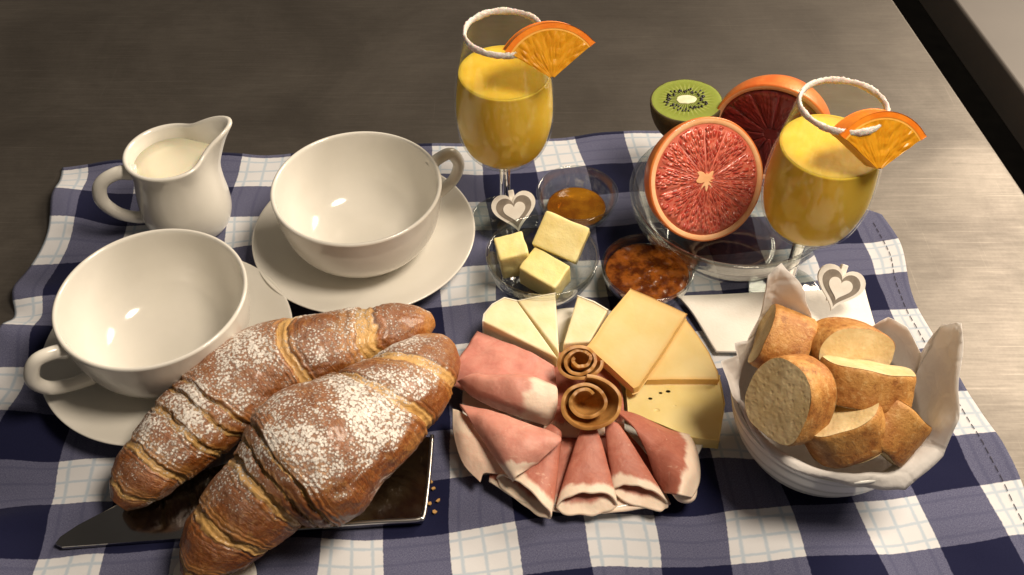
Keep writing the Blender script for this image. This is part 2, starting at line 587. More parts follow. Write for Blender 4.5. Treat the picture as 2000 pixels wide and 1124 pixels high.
def lathe(profile, seg=96):
    """closed profile of (r, z); returns V, F"""
    V, n = [], len(profile)
    for r, z in profile:
        for j in range(seg):
            a = 2 * math.pi * j / seg
            V.append((r * math.cos(a), r * math.sin(a), z))
    return V, grid_faces(n, seg, True)


def smooth_profile(P, n=40):
    return [tuple(p) for p in catmull([(r, z, 0) for r, z in P], n)[:, :2]]


def tube(P, rad, seg=14, cap=True, flat=1.0, up=(0, 0, 1)):
    """swept tube; rad is a number or one per point; flat squeezes it along the frame's second axis"""
    P = np.asarray(P, float)
    n = len(P)
    rad = np.broadcast_to(np.asarray(rad, float), (n,))
    V = []
    for i in range(n):
        tg = P[min(i + 1, n - 1)] - P[max(i - 1, 0)]
        tg /= np.linalg.norm(tg) + 1e-9
        a = np.cross(tg, up)
        a /= np.linalg.norm(a) + 1e-9
        b = np.cross(a, tg)
        for j in range(seg):
            th = 2 * math.pi * j / seg
            V.append(P[i] + rad[i] * (math.cos(th) * a + flat * math.sin(th) * b))
    F = grid_faces(n, seg, True)
    if cap:
        F.append(tuple(range(seg))[::-1])
        F.append(tuple((n - 1) * seg + j for j in range(seg)))
    return V, F


def sheet(ctrl, n=24, k=24, rough=0.0, freq=.6, seed=0):
    """smooth surface through a grid of control points; returns V, F, UV"""
    ctrl = np.asarray(ctrl, float)
    rows = np.array([catmull(r, k) for r in ctrl])                  # rows x k x 3
    cols = np.array([catmull(rows[:, j], n) for j in range(k)])     # k x n x 3
    V = cols.transpose(1, 0, 2).reshape(-1, 3).copy()
    if rough:
        for i in range(len(V)):
            V[i, 2] += rough * mnoise.noise(Vector(V[i] * freq) + Vector((seed * 7.1, seed * 3.3, 0)))
    U = [(j / (k - 1), i / (n - 1)) for i in range(n) for j in range(k)]
    return V, grid_faces(n, k), U


def prism(poly, z0, z1):
    """extruded outline; poly is a list of (x, y) or (x, y, dz)"""
    n = len(poly)
    V = [(p[0], p[1], z0 + (p[2] if len(p) > 2 else 0)) for p in poly] + [(p[0], p[1], z1 + (p[2] if len(p) > 2 else 0)) for p in poly]
    F = [tuple(range(n))[::-1], tuple(range(n, 2 * n))] + [(i, (i + 1) % n, n + (i + 1) % n, n + i) for i in range(n)]
    return V, F


def basis(nrm, up):
    """columns: x, y (towards up), z = nrm"""
    z = np.asarray(nrm, float)
    z /= np.linalg.norm(z)
    u = np.asarray(up, float)
    y_ = u - z * (u @ z)
    y_ /= np.linalg.norm(y_)
    x_ = np.cross(y_, z)
    return np.array([x_, y_, z]).T


def orient(o, nrm, up):
    o.rotation_euler = Matrix(basis(nrm, up).tolist()).to_euler()


def sub(P, q):
    return np.asarray(P, float) - np.asarray(q, float)


def copy_tree(o, parent=None):
    c_ = o.copy()
    COL.objects.link(c_)
    c_.parent = parent
    for ch in list(o.children):
        copy_tree(ch, c_)
    return c_


def box(x0, x1, y0, y1, z0, z1):
    V = [(x0, y0, z0), (x1, y0, z0), (x1, y1, z0), (x0, y1, z0), (x0, y0, z1), (x1, y0, z1), (x1, y1, z1), (x0, y1, z1)]
    return V, [(3, 2, 1, 0), (4, 5, 6, 7), (0, 1, 5, 4), (1, 2, 6, 5), (2, 3, 7, 6), (3, 0, 4, 7)]


# ------------------------------------------------------------------ floor and tables
V, F = box(-600, 600, -500, 700, -80, -76)
tag(mesh('floor', V, F, M['dark_floor'], smooth=False), kind='structure')

EA, EB = np.array([36.5, 37.0]), np.array([39.3, 9.9])               # the table's right edge runs through these
ed_ = (EB - EA) / np.linalg.norm(EB - EA)
tb_ = thing('steel_table', 'worn brushed steel table under the checked cloth', 'table', (0, 0, -76))
pA, pB = EA - ed_ * 75, EA + ed_ * 95
lx = np.array([-115.0, -9.0])
poly = [tuple(pB), tuple(pA), tuple(pA + lx), tuple(pB + lx)]
V, F = prism(poly, 72, 76)
bevel(mesh('tabletop', V, F, M['steel'], tb_, smooth=False), .25, 3)
for k_, p_ in enumerate((poly[0] + np.array([-5, 5]), poly[1] + np.array([-5, -5]), poly[2] + np.array([6, -5]), poly[3] + np.array([6, 5]))):
    V, F = tube([(p_[0], p_[1], 0), (p_[0], p_[1], 73)], 2.0)
    mesh('leg', V, F, M['leg_steel'], tb_)
G0, G1 = np.array([42.4, 37.0]), np.array([43.8, 22.5])
gd = (G1 - G0) / np.linalg.norm(G1 - G0)
t2 = thing('second_table', 'pale brownish table top across the dark gap', 'table', (0, 0, -76))
q0, q1 = G0 - gd * 75, G0 + gd * 50
poly = [tuple(q1), tuple(q1 + np.array([70, 7])), tuple(q0 + np.array([70, 7])), tuple(q0)]
V, F = prism(poly, 72, 76)
bevel(mesh('tabletop', V, F, M['steel_pale'], t2, smooth=False), .25, 3)
for p_, q_ in zip(poly, ((5, 5), (-5, 5), (-5, -5), (5, -5))):
    V, F = tube([(p_[0] + q_[0], p_[1] + q_[1], 0), (p_[0] + q_[0], p_[1] + q_[1], 73)], 2.0)
    mesh('leg', V, F, M['leg_steel'], t2)

# ------------------------------------------------------------------ the checked cloth
TH = .087
cs, sn = math.cos(TH), math.sin(TH)


def cloth_xy(u, v_):
    return u * cs - v_ * sn, u * sn + v_ * cs


def cloth_pt(u, v_):
    """where the point (u, v) of the cloth lies; folds grow towards the free edges"""
    nu, nv = 210, 160
    q = Vector((u * .11, v_ * .11, 3.7))
    wx = .55 * mnoise.noise(q) + .18 * mnoise.noise(q * 3.1)
    wy = .55 * mnoise.noise(q + Vector((9, 2, 5))) + .18 * mnoise.noise(q * 3.1 + Vector((4, 4, 4)))
    z = .10 + .05 * mnoise.noise(q * 2.2) + .03 * mnoise.noise(q * 6)
    left = max(0.0, min(1.0, (-28.0 - u) / 6.0))
    left = left * left * (3 - 2 * left)
    # gathers along the left edge
    z += left * (.38 + .38 * math.sin(v_ * .95 + 1.3 * math.sin(v_ * .31) + .25 * u))
    wx += left * (.22 * math.sin(v_ * .9 + .8) + .35 * mnoise.noise(Vector((v_ * .23, 1.0, 2.0))))
    wy += left * 1.1 * math.sin((v_ - 6) * .45) * math.exp(-((v_ - 5) / 9.0) ** 2)
    # low ridges in the foreground
    fr_ = max(0.0, min(1.0, (-16.5 - v_) / 4.0))
    z += fr_ * (.16 + .16 * math.sin(u * .55 + .5 * math.sin(v_ * .6)))
    z += .28 * math.exp(-((v_ + 15.2 + 1.0 * math.sin(u * .12)) / .9) ** 2) * max(0, min(1, (-21.0 - u) / 4))
    back = max(0.0, min(1.0, (v_ - 13.6) / 2.0))
    z += back * (.10 + .10 * math.sin(u * .8))
    # the right-hand edge lifts a little
    rt = max(0.0, min(1.0, (u - 26.4) / 2.0))
    z += rt * (.10 + .16 * math.sin(v_ * .7 + 1.0))
    wx += rt * .35 * math.sin(v_ * .33 + .4)
    x_, y_ = cloth_xy(u + wx, v_ + wy)
    return x_, y_, max(z, .06)


U0, U1, V0, V1 = -33.9, 28.2, -34.0, 15.8
NU, NV = 300, 230
V, UV = [], []
for i in range(NV):
    for j in range(NU):
        u = U0 + (U1 - U0) * j / (NU - 1)
        v_ = V0 + (V1 - V0) * i / (NV - 1)
        # the back right corner is turned under along a slant
        top = V1 if u < 15 else V1 - (u - 15) / (U1 - 15) * (V1 - 4.8)
        vv = V0 + (top - V0) * i / (NV - 1)
        V.append(cloth_pt(u, vv))
        UV.append((u, vv))
cl = mesh('tablecloth', V, grid_faces(NV, NU), M['cloth'], uvs=UV)
mod(cl, 'SOLIDIFY', thickness=.09 * S, offset=-1)
tag(cl, 'navy and white checked cotton cloth spread over the steel table', 'tablecloth')
# the stitched hem along its right side
V, F = [], []
v_ = -30.0
while v_ < 3.6:
    a = np.array(cloth_pt(27.25, v_)) + (0, 0, .045)
    b = np.array(cloth_pt(27.25, v_ + .42)) + (0, 0, .045)
    vv, ff = tube([a, (a + b) / 2 + (0, 0, .02), b], .024, 6)
    F += [tuple(q + len(V) for q in f) for f in ff]
    V += [tuple(p) for p in vv]
    v_ += .62
tag(mesh('hem_stitching', V, F, M['thread'], cl), kind='stuff')

GZ = .16            # height of the cloth under the things


# ------------------------------------------------------------------ cups and saucers
def make_cup():
    c_ = thing('coffee_cup', 'x', 'cup')
    prof = smooth_profile([(0, .35), (2.2, .35), (2.35, 0), (2.75, 0), (2.85, .25), (4.1, .95), (5.1, 2.2), (5.55, 3.8), (5.72, 5.3), (5.76, 5.62)], 60)
    lip = [(5.74, 5.72), (5.66, 5.78), (5.55, 5.76), (5.48, 5.66)]
    inner = smooth_profile([(5.46, 5.5), (5.28, 3.9), (4.82, 2.4), (3.9, 1.25), (2.7, .72), (1.3, .58), (0, .56)], 44)
    V, F = lathe(prof + lip + inner, 112)
    b = mesh('body', V, F, M['porcelain'], c_)
    P = catmull([(5.62, 0, 4.7), (6.3, 0, 5.1), (7.35, 0, 5.1), (7.95, 0, 3.9), (7.45, 0, 2.65), (6.2, 0, 1.95), (5.0, 0, 1.7)], 40)
    w_ = np.interp(np.linspace(0, 1, 40), [0, .15, .5, .85, 1], [.50, .46, .44, .46, .55])
    V, F = tube(P, w_, 18, True, .62, (0, 1, 0))
    # wide in y, thin in the plane of the loop
    V = np.array(V)
    V[:, 1] *= 1.35
    mesh('handle', V, F, M['porcelain'], c_)
    return c_


def make_saucer():
    prof = smooth_profile([(0, .22), (3.0, .22), (3.2, 0), (3.7, 0), (3.8, .25), (5.6, .62), (7.2, 1.22), (7.8, 1.52)], 50)
    lip = [(7.87, 1.60), (7.88, 1.67), (7.82, 1.71), (7.72, 1.68)]
    inner = smooth_profile([(7.5, 1.58), (6.2, 1.06), (4.6, .70), (3.55, .58), (3.3, .46), (2.8, .44), (0, .44)], 44)
    V, F = lathe(prof + lip + inner, 128)
    return mesh('saucer', V, F, M['porcelain'])


sc0 = make_saucer()
tag(sc0, 'white saucer under the cup beside the milk jug and croissants', 'saucer')
SF = (-22.0, -6.3, GZ)
SB = (-10.5, 3.8, GZ)
sc0.location = [c_ * S for c_ in SF]
sc1 = sc0.copy()
COL.objects.link(sc1)
sc1.location = [c_ * S for c_ in SB]
tag(sc1, 'white saucer under the cup beside the butter bowl', 'saucer')
cup0 = make_cup()
cup0.location = (SF[0] * S + .001, SF[1] * S, (GZ + .44) * S)
cup0.rotation_euler = (0, 0, R(219))
cup0['label'] = 'white coffee cup next to the croissants, handle over the cloth edge'
cup1 = copy_tree(cup0)
cup1.location = (SB[0] * S, SB[1] * S - .002, (GZ + .44) * S)
cup1.rotation_euler = (0, 0, R(33))
cup1['label'] = 'white coffee cup whose handle points at the juice glass beside the honey'
for c_ in (cup0, cup1):
    c_['group'] = 'white coffee cups'
for c_ in (sc0, sc1):
    c_['group'] = 'white saucers'

# ------------------------------------------------------------------ milk jug
JL = (-23.7, 6.35, GZ)
jug = thing('milk_jug', 'small white porcelain milk jug with a pointed spout and loop handle', 'jug', JL)
SPOUT = R(24)
seg, rows = 120, []


def jug_ring(r, z, spout, lift):
    out = []
    for j in range(seg):
        a = 2 * math.pi * j / seg
        d = abs((a - SPOUT + math.pi) % (2 * math.pi) - math.pi)
        s_ = math.exp(-(d / .36) ** 2)
        pinch = math.exp(-((d - .78) / .30) ** 2)
        rr = r + spout * (1.62 * s_ - .16 * pinch)
        zz = z + lift * (math.exp(-(d / .62) ** 2) * 1.0)
        out.append((rr * math.cos(a), rr * math.sin(a), zz))
    return out


outer = [(0, .3, 0, 0), (1.9, .3, 0, 0), (2.05, 0, 0, 0), (2.45, 0, 0, 0), (2.85, .4, 0, 0), (3.14, 1.3, 0, 0), (3.18, 2.4, 0, 0), (3.06, 3.6, .03, 0), (2.90, 4.8, .16, .05), (2.86, 5.6, .42, .30),
         (2.94, 6.2, .70, .78), (3.05, 6.65, .96, 1.15), (3.07, 6.75, 1.0, 1.22)]
lip = [(3.05, 6.84, 1.0, 1.25), (2.93, 6.89, .99, 1.26), (2.80, 6.84, .97, 1.24)]
inner = [(2.72, 6.65, .92, 1.12), (2.60, 6.1, .66, .74), (2.56, 5.6, .38, .28), (2.6, 4.8, .10, .04), (2.7, 3.6, 0, 0), (2.85, 2.4, 0, 0), (2.8, 1.2, 0, 0), (2.3, .5, 0, 0), (0, .45, 0, 0)]


def interp4(P, n):
    P = np.asarray(P, float)
    a = catmull(P[:, :3], n)
    b = catmull(np.c_[P[:, 3], P[:, 3] * 0, P[:, 3] * 0], n)
    return [(p[0], p[1], p[2], q[0]) for p, q in zip(a, b)]


V = []
allr = interp4(outer, 60) + lip + interp4(inner, 50)
for q in allr:
    V += jug_ring(max(q[0], 0), q[1], q[2], q[3])
mesh('body', V, grid_faces(len(allr), seg, True), M['porcelain'], jug)
ha = R(203)
hd = np.array([math.cos(ha), math.sin(ha), 0])
P = catmull([hd * 2.45 + (0, 0, 5.75), hd * 3.7 + (0, 0, 6.05), hd * 4.9 + (0, 0, 5.5), hd * 5.25 + (0, 0, 4.1), hd * 4.6 + (0, 0, 2.7), hd * 3.6 + (0, 0, 1.9), hd * 2.8 + (0, 0, 1.7)], 40)
V, F = tube(P, np.interp(np.linspace(0, 1, 40), [0, .2, .8, 1], [.62, .5, .46, .55]), 16, True, .75, (-hd[1], hd[0], 0))
mesh('handle', V, F, M['porcelain'], jug)
V = [(0, 0, 5.9)]
for rr in (.5, 1.0):
    V += [(q[0] * rr, q[1] * rr, 5.9) for q in jug_ring(2.6, 0, .54, 0)]
F = [(0, 1 + j, 1 + (j + 1) % seg) for j in range(seg)] + [(1 + j, 1 + seg + j, 1 + seg + (j + 1) % seg, 1 + (j + 1) % seg) for j in range(seg)]
n0 = len(V)
V += [(q[0] * .985, q[1] * .985, 4.4) for q in jug_ring(2.6, 0, 0, 0)]
F += [(1 + seg + j, n0 + j, n0 + (j + 1) % seg, 1 + seg + (j + 1) % seg) for j in range(seg)]
mk = mesh('milk', V, F, M['milk'], loc=JL)
tag(mk, 'creamy milk filling the small white jug', 'milk')


# ------------------------------------------------------------------ stemmed glasses of juice with sugared rims
def glass_profiles():
    outer = smooth_profile([(.42, 5.4), (.75, 5.75), (1.9, 6.2), (2.85, 7.35), (3.28, 8.9), (3.36, 10.4), (3.20, 12.4), (2.86, 14.4), (2.54, 16.1)], 60)
    inner = [(max(r - .13, 0.0), z + (.12 if z < 7 else 0)) for r, z in outer][::-1]
    return outer, inner


GOUT, GIN = glass_profiles()
JTOP = 13.0


def make_glass():
    g_ = thing('stemmed_glass', 'x', 'glass')
    V, F = lathe(GOUT + [(2.46, 16.16)] + GIN + [(0, 5.85)], 96)
    mesh('bowl', V, F, M['glass'], g_)
    V, F = lathe(smooth_profile([(0, 5.62), (.40, 5.5), (.42, 5.0), (.40, 4.0), (.40, 2.4), (.42, 1.2), (.5, .72), (.72, .52)], 30) + [(.75, .5), (0, .5)], 40)
    mesh('stem', V, F, M['stem_glass'], g_)
    V, F = lathe([(0, 0), (2.42, 0), (2.5, .05), (2.5, .11), (2.42, .15)] + smooth_profile([(2.3, .16), (1.4, .27), (.8, .47)], 12) + [(0, .48)], 72)
    mesh('foot', V, F, M['bowl_glass'], g_)
    return g_


def sugar_rim(parent, seed):
    V, seg_, k_ = [], 220, 14
    for i in range(seg_):
        a = 2 * math.pi * i / seg_
        for j in range(k_):
            b = 2 * math.pi * j / k_
            p = Vector((math.cos(a) * 9, math.sin(a) * 9, j * .8 + seed * 13))
            rr = .145 + .03 * mnoise.noise(p) + .045 * mnoise.noise(p * 2.7) + .05 * mnoise.noise(Vector((math.cos(a) * 2.5, math.sin(a) * 2.5, seed)))
            V.append(((2.46 + rr * .85 * math.cos(b)) * math.cos(a), (2.46 + rr * .85 * math.cos(b)) * math.sin(a), 15.96 + rr * 1.5 * math.sin(b)))
    mesh('sugared_rim', V, grid_faces(seg_, k_, True, True), M['sugar'], parent)


def juice(loc, label):
    prof = [(r - .02, z) for r, z in GIN[::-1] if z < JTOP]
    r1 = prof[-1][0]
    prof = [(0, 5.9)] + prof + [(r1 + .0, JTOP + .05), (r1 - .12, JTOP)]
    V, F = lathe(prof, 72)
    j_ = mesh('orange_juice', V, F, M['juice'], loc=loc)
    tag(j_, label, 'juice', 'glasses of orange juice')
    V, F = [(0, 0, JTOP + .03)], []
    for i, rr in enumerate(np.linspace(.05, 1.0, 14)):
        for j in range(72):
            a = 2 * math.pi * j / 72
            V.append((rr * (r1 - .1) * math.cos(a), rr * (r1 - .1) * math.sin(a), JTOP + .03 + .02 * mnoise.noise(Vector((rr * 4 * math.cos(a), rr * 4 * math.sin(a), loc[0])))))
    F = [(0, 1 + j, 1 + (j + 1) % 72) for j in range(72)] + [tuple(q + 1 for q in f)[::-1] for f in grid_faces(14, 72, True)]
    mesh('pulpy_surface', V, F, M['juice_foam'], j_)
    return j_


G1 = (-.5, 6.8, GZ)
G2 = (18.9, -.55, GZ)
gl1 = make_glass()
gl1.location = [c_ * S for c_ in G1]
gl2 = copy_tree(gl1)
gl2.location = [c_ * S for c_ in G2]
gl2.rotation_euler = (0, 0, R(70))
sugar_rim(gl1, 1)
sugar_rim(gl2, 2)
gl1['label'] = 'stemmed glass with sugared rim between the coffee cup and honey bowl'
gl2['label'] = 'stemmed glass with sugared rim between the grapefruit bowl and bread'
for g_ in (gl1, gl2):
    g_['group'] = 'stemmed glasses with sugared rims'
juice(G1, 'orange juice in the glass by the honey bowl')
juice(G2, 'orange juice in the glass by the bread bowl')


def orange_wedge(loc, nrm, up, a0, a1, r, label):
    """sector of a thick round slice; the local XY plane is the cut, the core at the origin"""
    w = thing('orange_wedge', label, 'orange', loc, 0, 'orange wedges on the glass rims')
    orient(w, nrm, up)
    th = .62

    def sector(r0, r1, z_, n=26, dome=0.0, inset=0.0):
        V, F = [], []
        k_ = 9
        for side in (-1, 1):
            for i in range(n):
                a = a0 + inset + (a1 - a0 - 2 * inset) * i / (n - 1)
                for j in range(k_):
                    rr = r0 + (r1 - r0) * j / (k_ - 1)
                    wob_ = dome * mnoise.noise(Vector((rr * 3 * math.cos(a), rr * 3 * math.sin(a), side * 3.0)))
                    V.append((rr * math.cos(a), rr * math.sin(a), side * (z_ + wob_)))
        F += grid_faces(n, k_)
        F += [tuple(q + n * k_ for q in f)[::-1] for f in grid_faces(n, k_)]
        ring = [i * k_ for i in range(n)] + [(n - 1) * k_ + j for j in range(1, k_)] + [i * k_ + k_ - 1 for i in range(n - 2, -1, -1)] + [j for j in range(k_ - 2, 0, -1)]
        m_ = n * k_
        for i in range(len(ring)):
            a, b = ring[i], ring[(i + 1) % len(ring)]
            F.append((b, a, a + m_, b + m_))
        return V, F

    V, F = sector(r - .30, r, th)
    bevel(mesh('peel', V, F, M['orange_peel'], w, smooth=False), .09, 3)
    V, F = sector(r - .46, r - .299, th - .02)
    mesh('pith', V, F, M['orange_pith'], w, smooth=False)
    V, F = sector(.16, r - .455, th - .01, dome=.06, inset=.012)
    bevel(mesh('flesh', V, F, M['orange_flesh'], w, smooth=False), .06, 2, 60)
    V, F = sector(.12, r - .455, th - .07)
    mesh('membrane', V, F, M['orange_pith'], w, smooth=False)
    return w


orange_wedge((2.40, 4.34, 14.50), (.12, -.85, .5), (0, .3, 1), R(38), R(148), 3.35, 'orange wedge on the glass rim above the honey bowl')
orange_wedge((20.55, -3.33, 13.80), (.22, -.80, .5), (0, .3, 1), R(30), R(138), 3.3, 'orange wedge on the glass rim above the grapefruit bowl')


# ------------------------------------------------------------------ heart pegs clipped to the glass feet
def heart_outline(size, n=48):
    P = []
    for i in range(n):
        a = 2 * math.pi * i / n
        P.append((16 * math.sin(a) ** 3 / 32 * size, (13 * math.cos(a) - 5 * math.cos(2 * a) - 2 * math.cos(3 * a) - math.cos(4 * a) + 2.5) / 32 * size))
    return P[::-1]


def heart_peg(loc, nrm, up, size, label):
    h = thing('heart_peg', label, 'ornament', loc, 0, 'wooden hearts on the glasses')
    orient(h, nrm, up)
    V, F = prism(heart_outline(size), -.12, .10)
    bevel(mesh('heart', V, F, M['wood_white'], h, smooth=False), .05, 2)
    V, F = prism(heart_outline(size * .80), .08, .125)
    mesh('taupe_heart', V, F, M['wood_taupe'], h, smooth=False)
    V, F = prism(heart_outline(size * .50), .11, .19)
    bevel(mesh('raised_heart', V, F, M['wood_white'], h, smooth=False), .04, 2)
    V, F = box(-.20, .20, -.6, size * .52, -.55, -.125)
    bevel(mesh('clothes_peg', V, F, M['wood_white'], h, smooth=False), .05, 2)
    V, F = box(-.19, .19, -.9, size * .46, -1.0, -.62)
    bevel(mesh('clothes_peg', V, F, M['wood_white'], h, smooth=False), .05, 2)
    return h


heart_peg((0.22, 4.40, 3.00), (0, -.72, .70), (-.20, .6, .8), 3.15, 'small white wooden heart peg behind the butter cubes')
heart_peg((21.30, -3.06, 3.20), (.05, -.72, .70), (.34, .6, .8), 3.25, 'small white wooden heart peg behind the bread paper')


# ------------------------------------------------------------------ small glass bowls
def glass_bowl(name, label, cat, loc, r, h, group=None, foot=.5, wall=.16):
    prof = smooth_profile([(0, .10), (r * foot * .9, .08), (r * foot, 0), (r * foot * 1.12, .12), (r * .78, h * .30), (r * .95, h * .68), (r, h * .97)], 40)
    lip = [(r + .02, h), (r - .03, h + .05), (r - wall * .8, h + .04), (r - wall, h - .02)]
    inner = smooth_profile([(r - wall - .02, h * .92), (r * .95 - wall, h * .68), (r * .76 - wall * .6, h * .36), (r * foot, h * .18), (r * foot * .5, h * .14), (0, h * .14)], 34)
    V, F = lathe(prof + lip + inner, 96)
    b = mesh(name, V, F, M['bowl_glass'], loc=loc)
    tag(b, label, cat, group)
    return b, inner


def fill(name, label, cat, loc, inner, z_top, material, amp, freq, shrink=.03, group=None):
    P = [(max(r - shrink, 0), z + .02) for r, z in inner[::-1] if z < z_top]
    r1 = P[-1][0] + .02
    V, F = lathe(P, 72)
    n0 = len(V)
    rings = 26
    for i in range(rings):
        rr = r1 * (1 - i / rings)
        for j in range(72):
            a = 2 * math.pi * j / 72
            q = Vector((rr * math.cos(a), rr * math.sin(a), loc[0]))
            e = min(1.0, (1 - rr / r1) * 5)
            z = z_top + e * amp * (mnoise.noise(q * freq) + .5 * mnoise.noise(q * freq * 2.3)) + e * amp * .5
            V.append((q[0], q[1], z))
    F += [tuple(q + n0 for q in f) for f in grid_faces(rings, 72, True)]
    F += [(n0 - 72 + j, n0 - 72 + (j + 1) % 72, n0 + (j + 1) % 72, n0 + j) for j in range(72)]
    V.append((0, 0, z_top + amp * .5))
    F += [(n0 + (rings - 1) * 72 + j, n0 + (rings - 1) * 72 + (j + 1) % 72, len(V) - 1) for j in range(72)]
    o = mesh(name, V, F, material, loc=loc)
    tag(o, label, cat, group)
    return o


HB = (4.75, 7.0, GZ)
_, inn = glass_bowl('glass_bowl', 'small clear glass bowl holding honey', 'bowl', HB, 2.98, 2.4, 'small glass bowls')
fill('honey', 'amber honey in the bottom of a small glass bowl', 'honey', HB, inn, .95, M['honey'], .0, 1)
JB = (9.15, -.65, GZ)
_, inn = glass_bowl('glass_bowl', 'small clear glass bowl full of dark jam', 'bowl', JB, 3.1, 2.7, 'small glass bowls')
fill('jam', 'lumpy dark orange jam filling a small glass bowl', 'jam', JB, inn, 2.05, M['jam'], .09, 2.2)
BB = (2.05, .0, GZ)
glass_bowl('glass_bowl', 'clear glass bowl holding three butter cubes', 'bowl', BB, 3.8, 3.2, 'small glass bowls', .5, .18)


def butter(loc, sx, sy, sz, rot, label):
    V, F = [], []
    n = 10
    # subdivided box with soft, uneven cut faces
    idx = {}
    for ax in range(3):
        for s_ in (-1, 1):
            base_ = len(V)
            for i in range(n):
                for j in range(n):
                    a, b = -1 + 2 * i / (n - 1), -1 + 2 * j / (n - 1)
                    p = [0, 0, 0]
                    p[ax], p[(ax + 1) % 3], p[(ax + 2) % 3] = s_, a, b
                    V.append(p)
            fs = [tuple(q + base_ for q in f) for f in grid_faces(n, n)]
            F += [f[::-1] for f in fs] if s_ < 0 else fs
    V = np.array(V, float)
    for i in range(len(V)):
        p = Vector(V[i])
        k_ = mnoise.noise(p * 1.4 + Vector(loc)) * .05
        V[i] = np.sign(V[i]) * np.minimum(np.abs(V[i]), 1) * (1 + k_)
    V *= (sx / 2, sy / 2, sz / 2)
    o = mesh('butter_cube', V, F, M['butter'], loc=loc, rot=rot)
    md = mod(o, 'WELD', merge_threshold=.0003)
    bevel(o, .12, 3, 50)
    tag(o, label, 'butter', 'butter cubes')
    return o


butter((3.35, 1.15, 3.75), 3.2, 2.5, 2.0, (R(38), R(10), R(-22)), 'large butter slab lying across the other two cubes')
butter((.05, .45, 2.75), 2.0, 1.9, 2.5, (R(8), R(-8), R(12)), 'butter cube directly below the wooden heart')
butter((2.2, -1.05, 2.45), 2.9, 2.0, 2.1, (R(12), R(5), R(-34)), 'butter cube with a smeared corner nearest the soft cheese')

# ------------------------------------------------------------------ glass bowl of fruit
FB = (15.3, 4.5, GZ)
glass_bowl('fruit_bowl', 'large clear glass bowl holding grapefruit and kiwi halves', 'bowl', FB, 7.1, 4.6, None, .52, .3)


def grapefruit(loc, nrm, up, r, label, dark=False):
    g_ = thing('grapefruit_half', label, 'grapefruit', loc, 0, 'grapefruit halves')
    orient(g_, nrm, up)
    V = []
    prof = []
    for i in range(25):
        a = (i / 24) * math.pi / 2
        prof.append((r * math.sin(a) if i else 0, -r * .95 * math.cos(a)))
    prof += [(r, .06), (r - .05, .11), (r - .12, .13)]
    V, F = lathe(prof, 96)
    V = [(x_ * (1 + .012 * mnoise.noise(Vector((x_, y_, z_)) * .5)), y_ * (1 + .012 * mnoise.noise(Vector((x_, y_, z_ + 9)) * .5)), z_) for x_, y_, z_ in V]
    mesh('peel', V, F, M['grapefruit_peel'], g_)
    V, F = lathe([(r - .11, .125), (r - .2, .13), (r - .38, .10), (r - .44, .02), (r - .44, -.3), (0, -.3)], 96)
    mesh('pith', V, F, M['grapefruit_pith'], g_)
    V, F = lathe([(r - .42, -.05), (r - .43, .03), (.2, .045), (0, .05)], 96)
    mesh('membrane', V, F, M['grapefruit_membrane' if not dark else 'grapefruit_shaded'], g_)
    nseg = 11
    rnd = random.Random(label)
    cuts = [2 * math.pi * (k_ + rnd.uniform(-.12, .12)) / nseg for k_ in range(nseg)]
    for k_ in range(nseg):
        a0, a1 = cuts[k_], cuts[(k_ + 1) % nseg] + (2 * math.pi if k_ == nseg - 1 else 0)
        ro, ri = r - .47 + rnd.uniform(-.05, .03), .42 + rnd.uniform(-.08, .10)
        na, nr = 14, 16
        V = []
        for i in range(nr):
            f = i / (nr - 1)
            rr = ri + (ro - ri) * f
            half = (a1 - a0) / 2 - .016 / max(rr, .3) - .004
            corner = 1 - .16 * max(0, (f - .86) / .14) ** 2 - .5 * max(0, (.10 - f) / .10) ** 2
            for j in range(na):
                tt = -1 + 2 * j / (na - 1)
                a = (a0 + a1) / 2 + tt * half * corner
                rad_ = rr - .10 * f ** 6 * tt * tt
                edge = min(1.0, (1 - abs(tt)) * 5, f * 8, (1 - f) * 10)
                z = .03 + .07 * edge + .035 * edge * mnoise.noise(Vector((rad_ * math.cos(a) * 3.5, rad_ * math.sin(a) * 3.5, k_)))
                V.append((rad_ * math.cos(a), rad_ * math.sin(a), z))
        top_n = len(V)
        V += [(p[0], p[1], -.02) for p in V]
        F = [f[::-1] for f in grid_faces(nr, na)]
        ring = list(range(na)) + [i * na + na - 1 for i in range(1, nr)] + [(nr - 1) * na + j for j in range(na - 2, -1, -1)] + [i * na for i in range(nr - 2, 0, -1)]
        for i in range(len(ring)):
            a, b = ring[i], ring[(i + 1) % len(ring)]
            F.append((a, b, b + top_n, a + top_n))
        mesh('segment', V, F, M['grapefruit_shaded' if dark else 'grapefruit_flesh'], g_)
    # the pale, ragged core
    P = []
    for j in range(40):
        a = 2 * math.pi * j / 40
        rr = .46 + .75 * mnoise.noise(Vector((math.cos(a) * 2.4, math.sin(a) * 2.4, r))) + .10 * math.sin(a * 3) + .16 * mnoise.noise(Vector((math.cos(a) * 7, math.sin(a) * 7, r)))
        rr = max(rr, .10)
        P.append((rr * math.cos(a), rr * math.sin(a)))
    V, F = prism(P, 0, .12)
    if not dark:
        bevel(mesh('core', V, F, M['grapefruit_pith'], g_, smooth=False), .04, 2)
    return g_


grapefruit((13.00, 3.37, 7.00), (.26, -.78, .57), (0, .6, .8), 4.15, 'bright red grapefruit half facing out of the fruit bowl')
grapefruit((17.93, 7.46, 7.60), (-.40, -.90, -.02), (.15, 0, 1), 4.1, 'dark red grapefruit half behind the brighter one', True)  # its cut face is dark through shade painted into the flesh colour

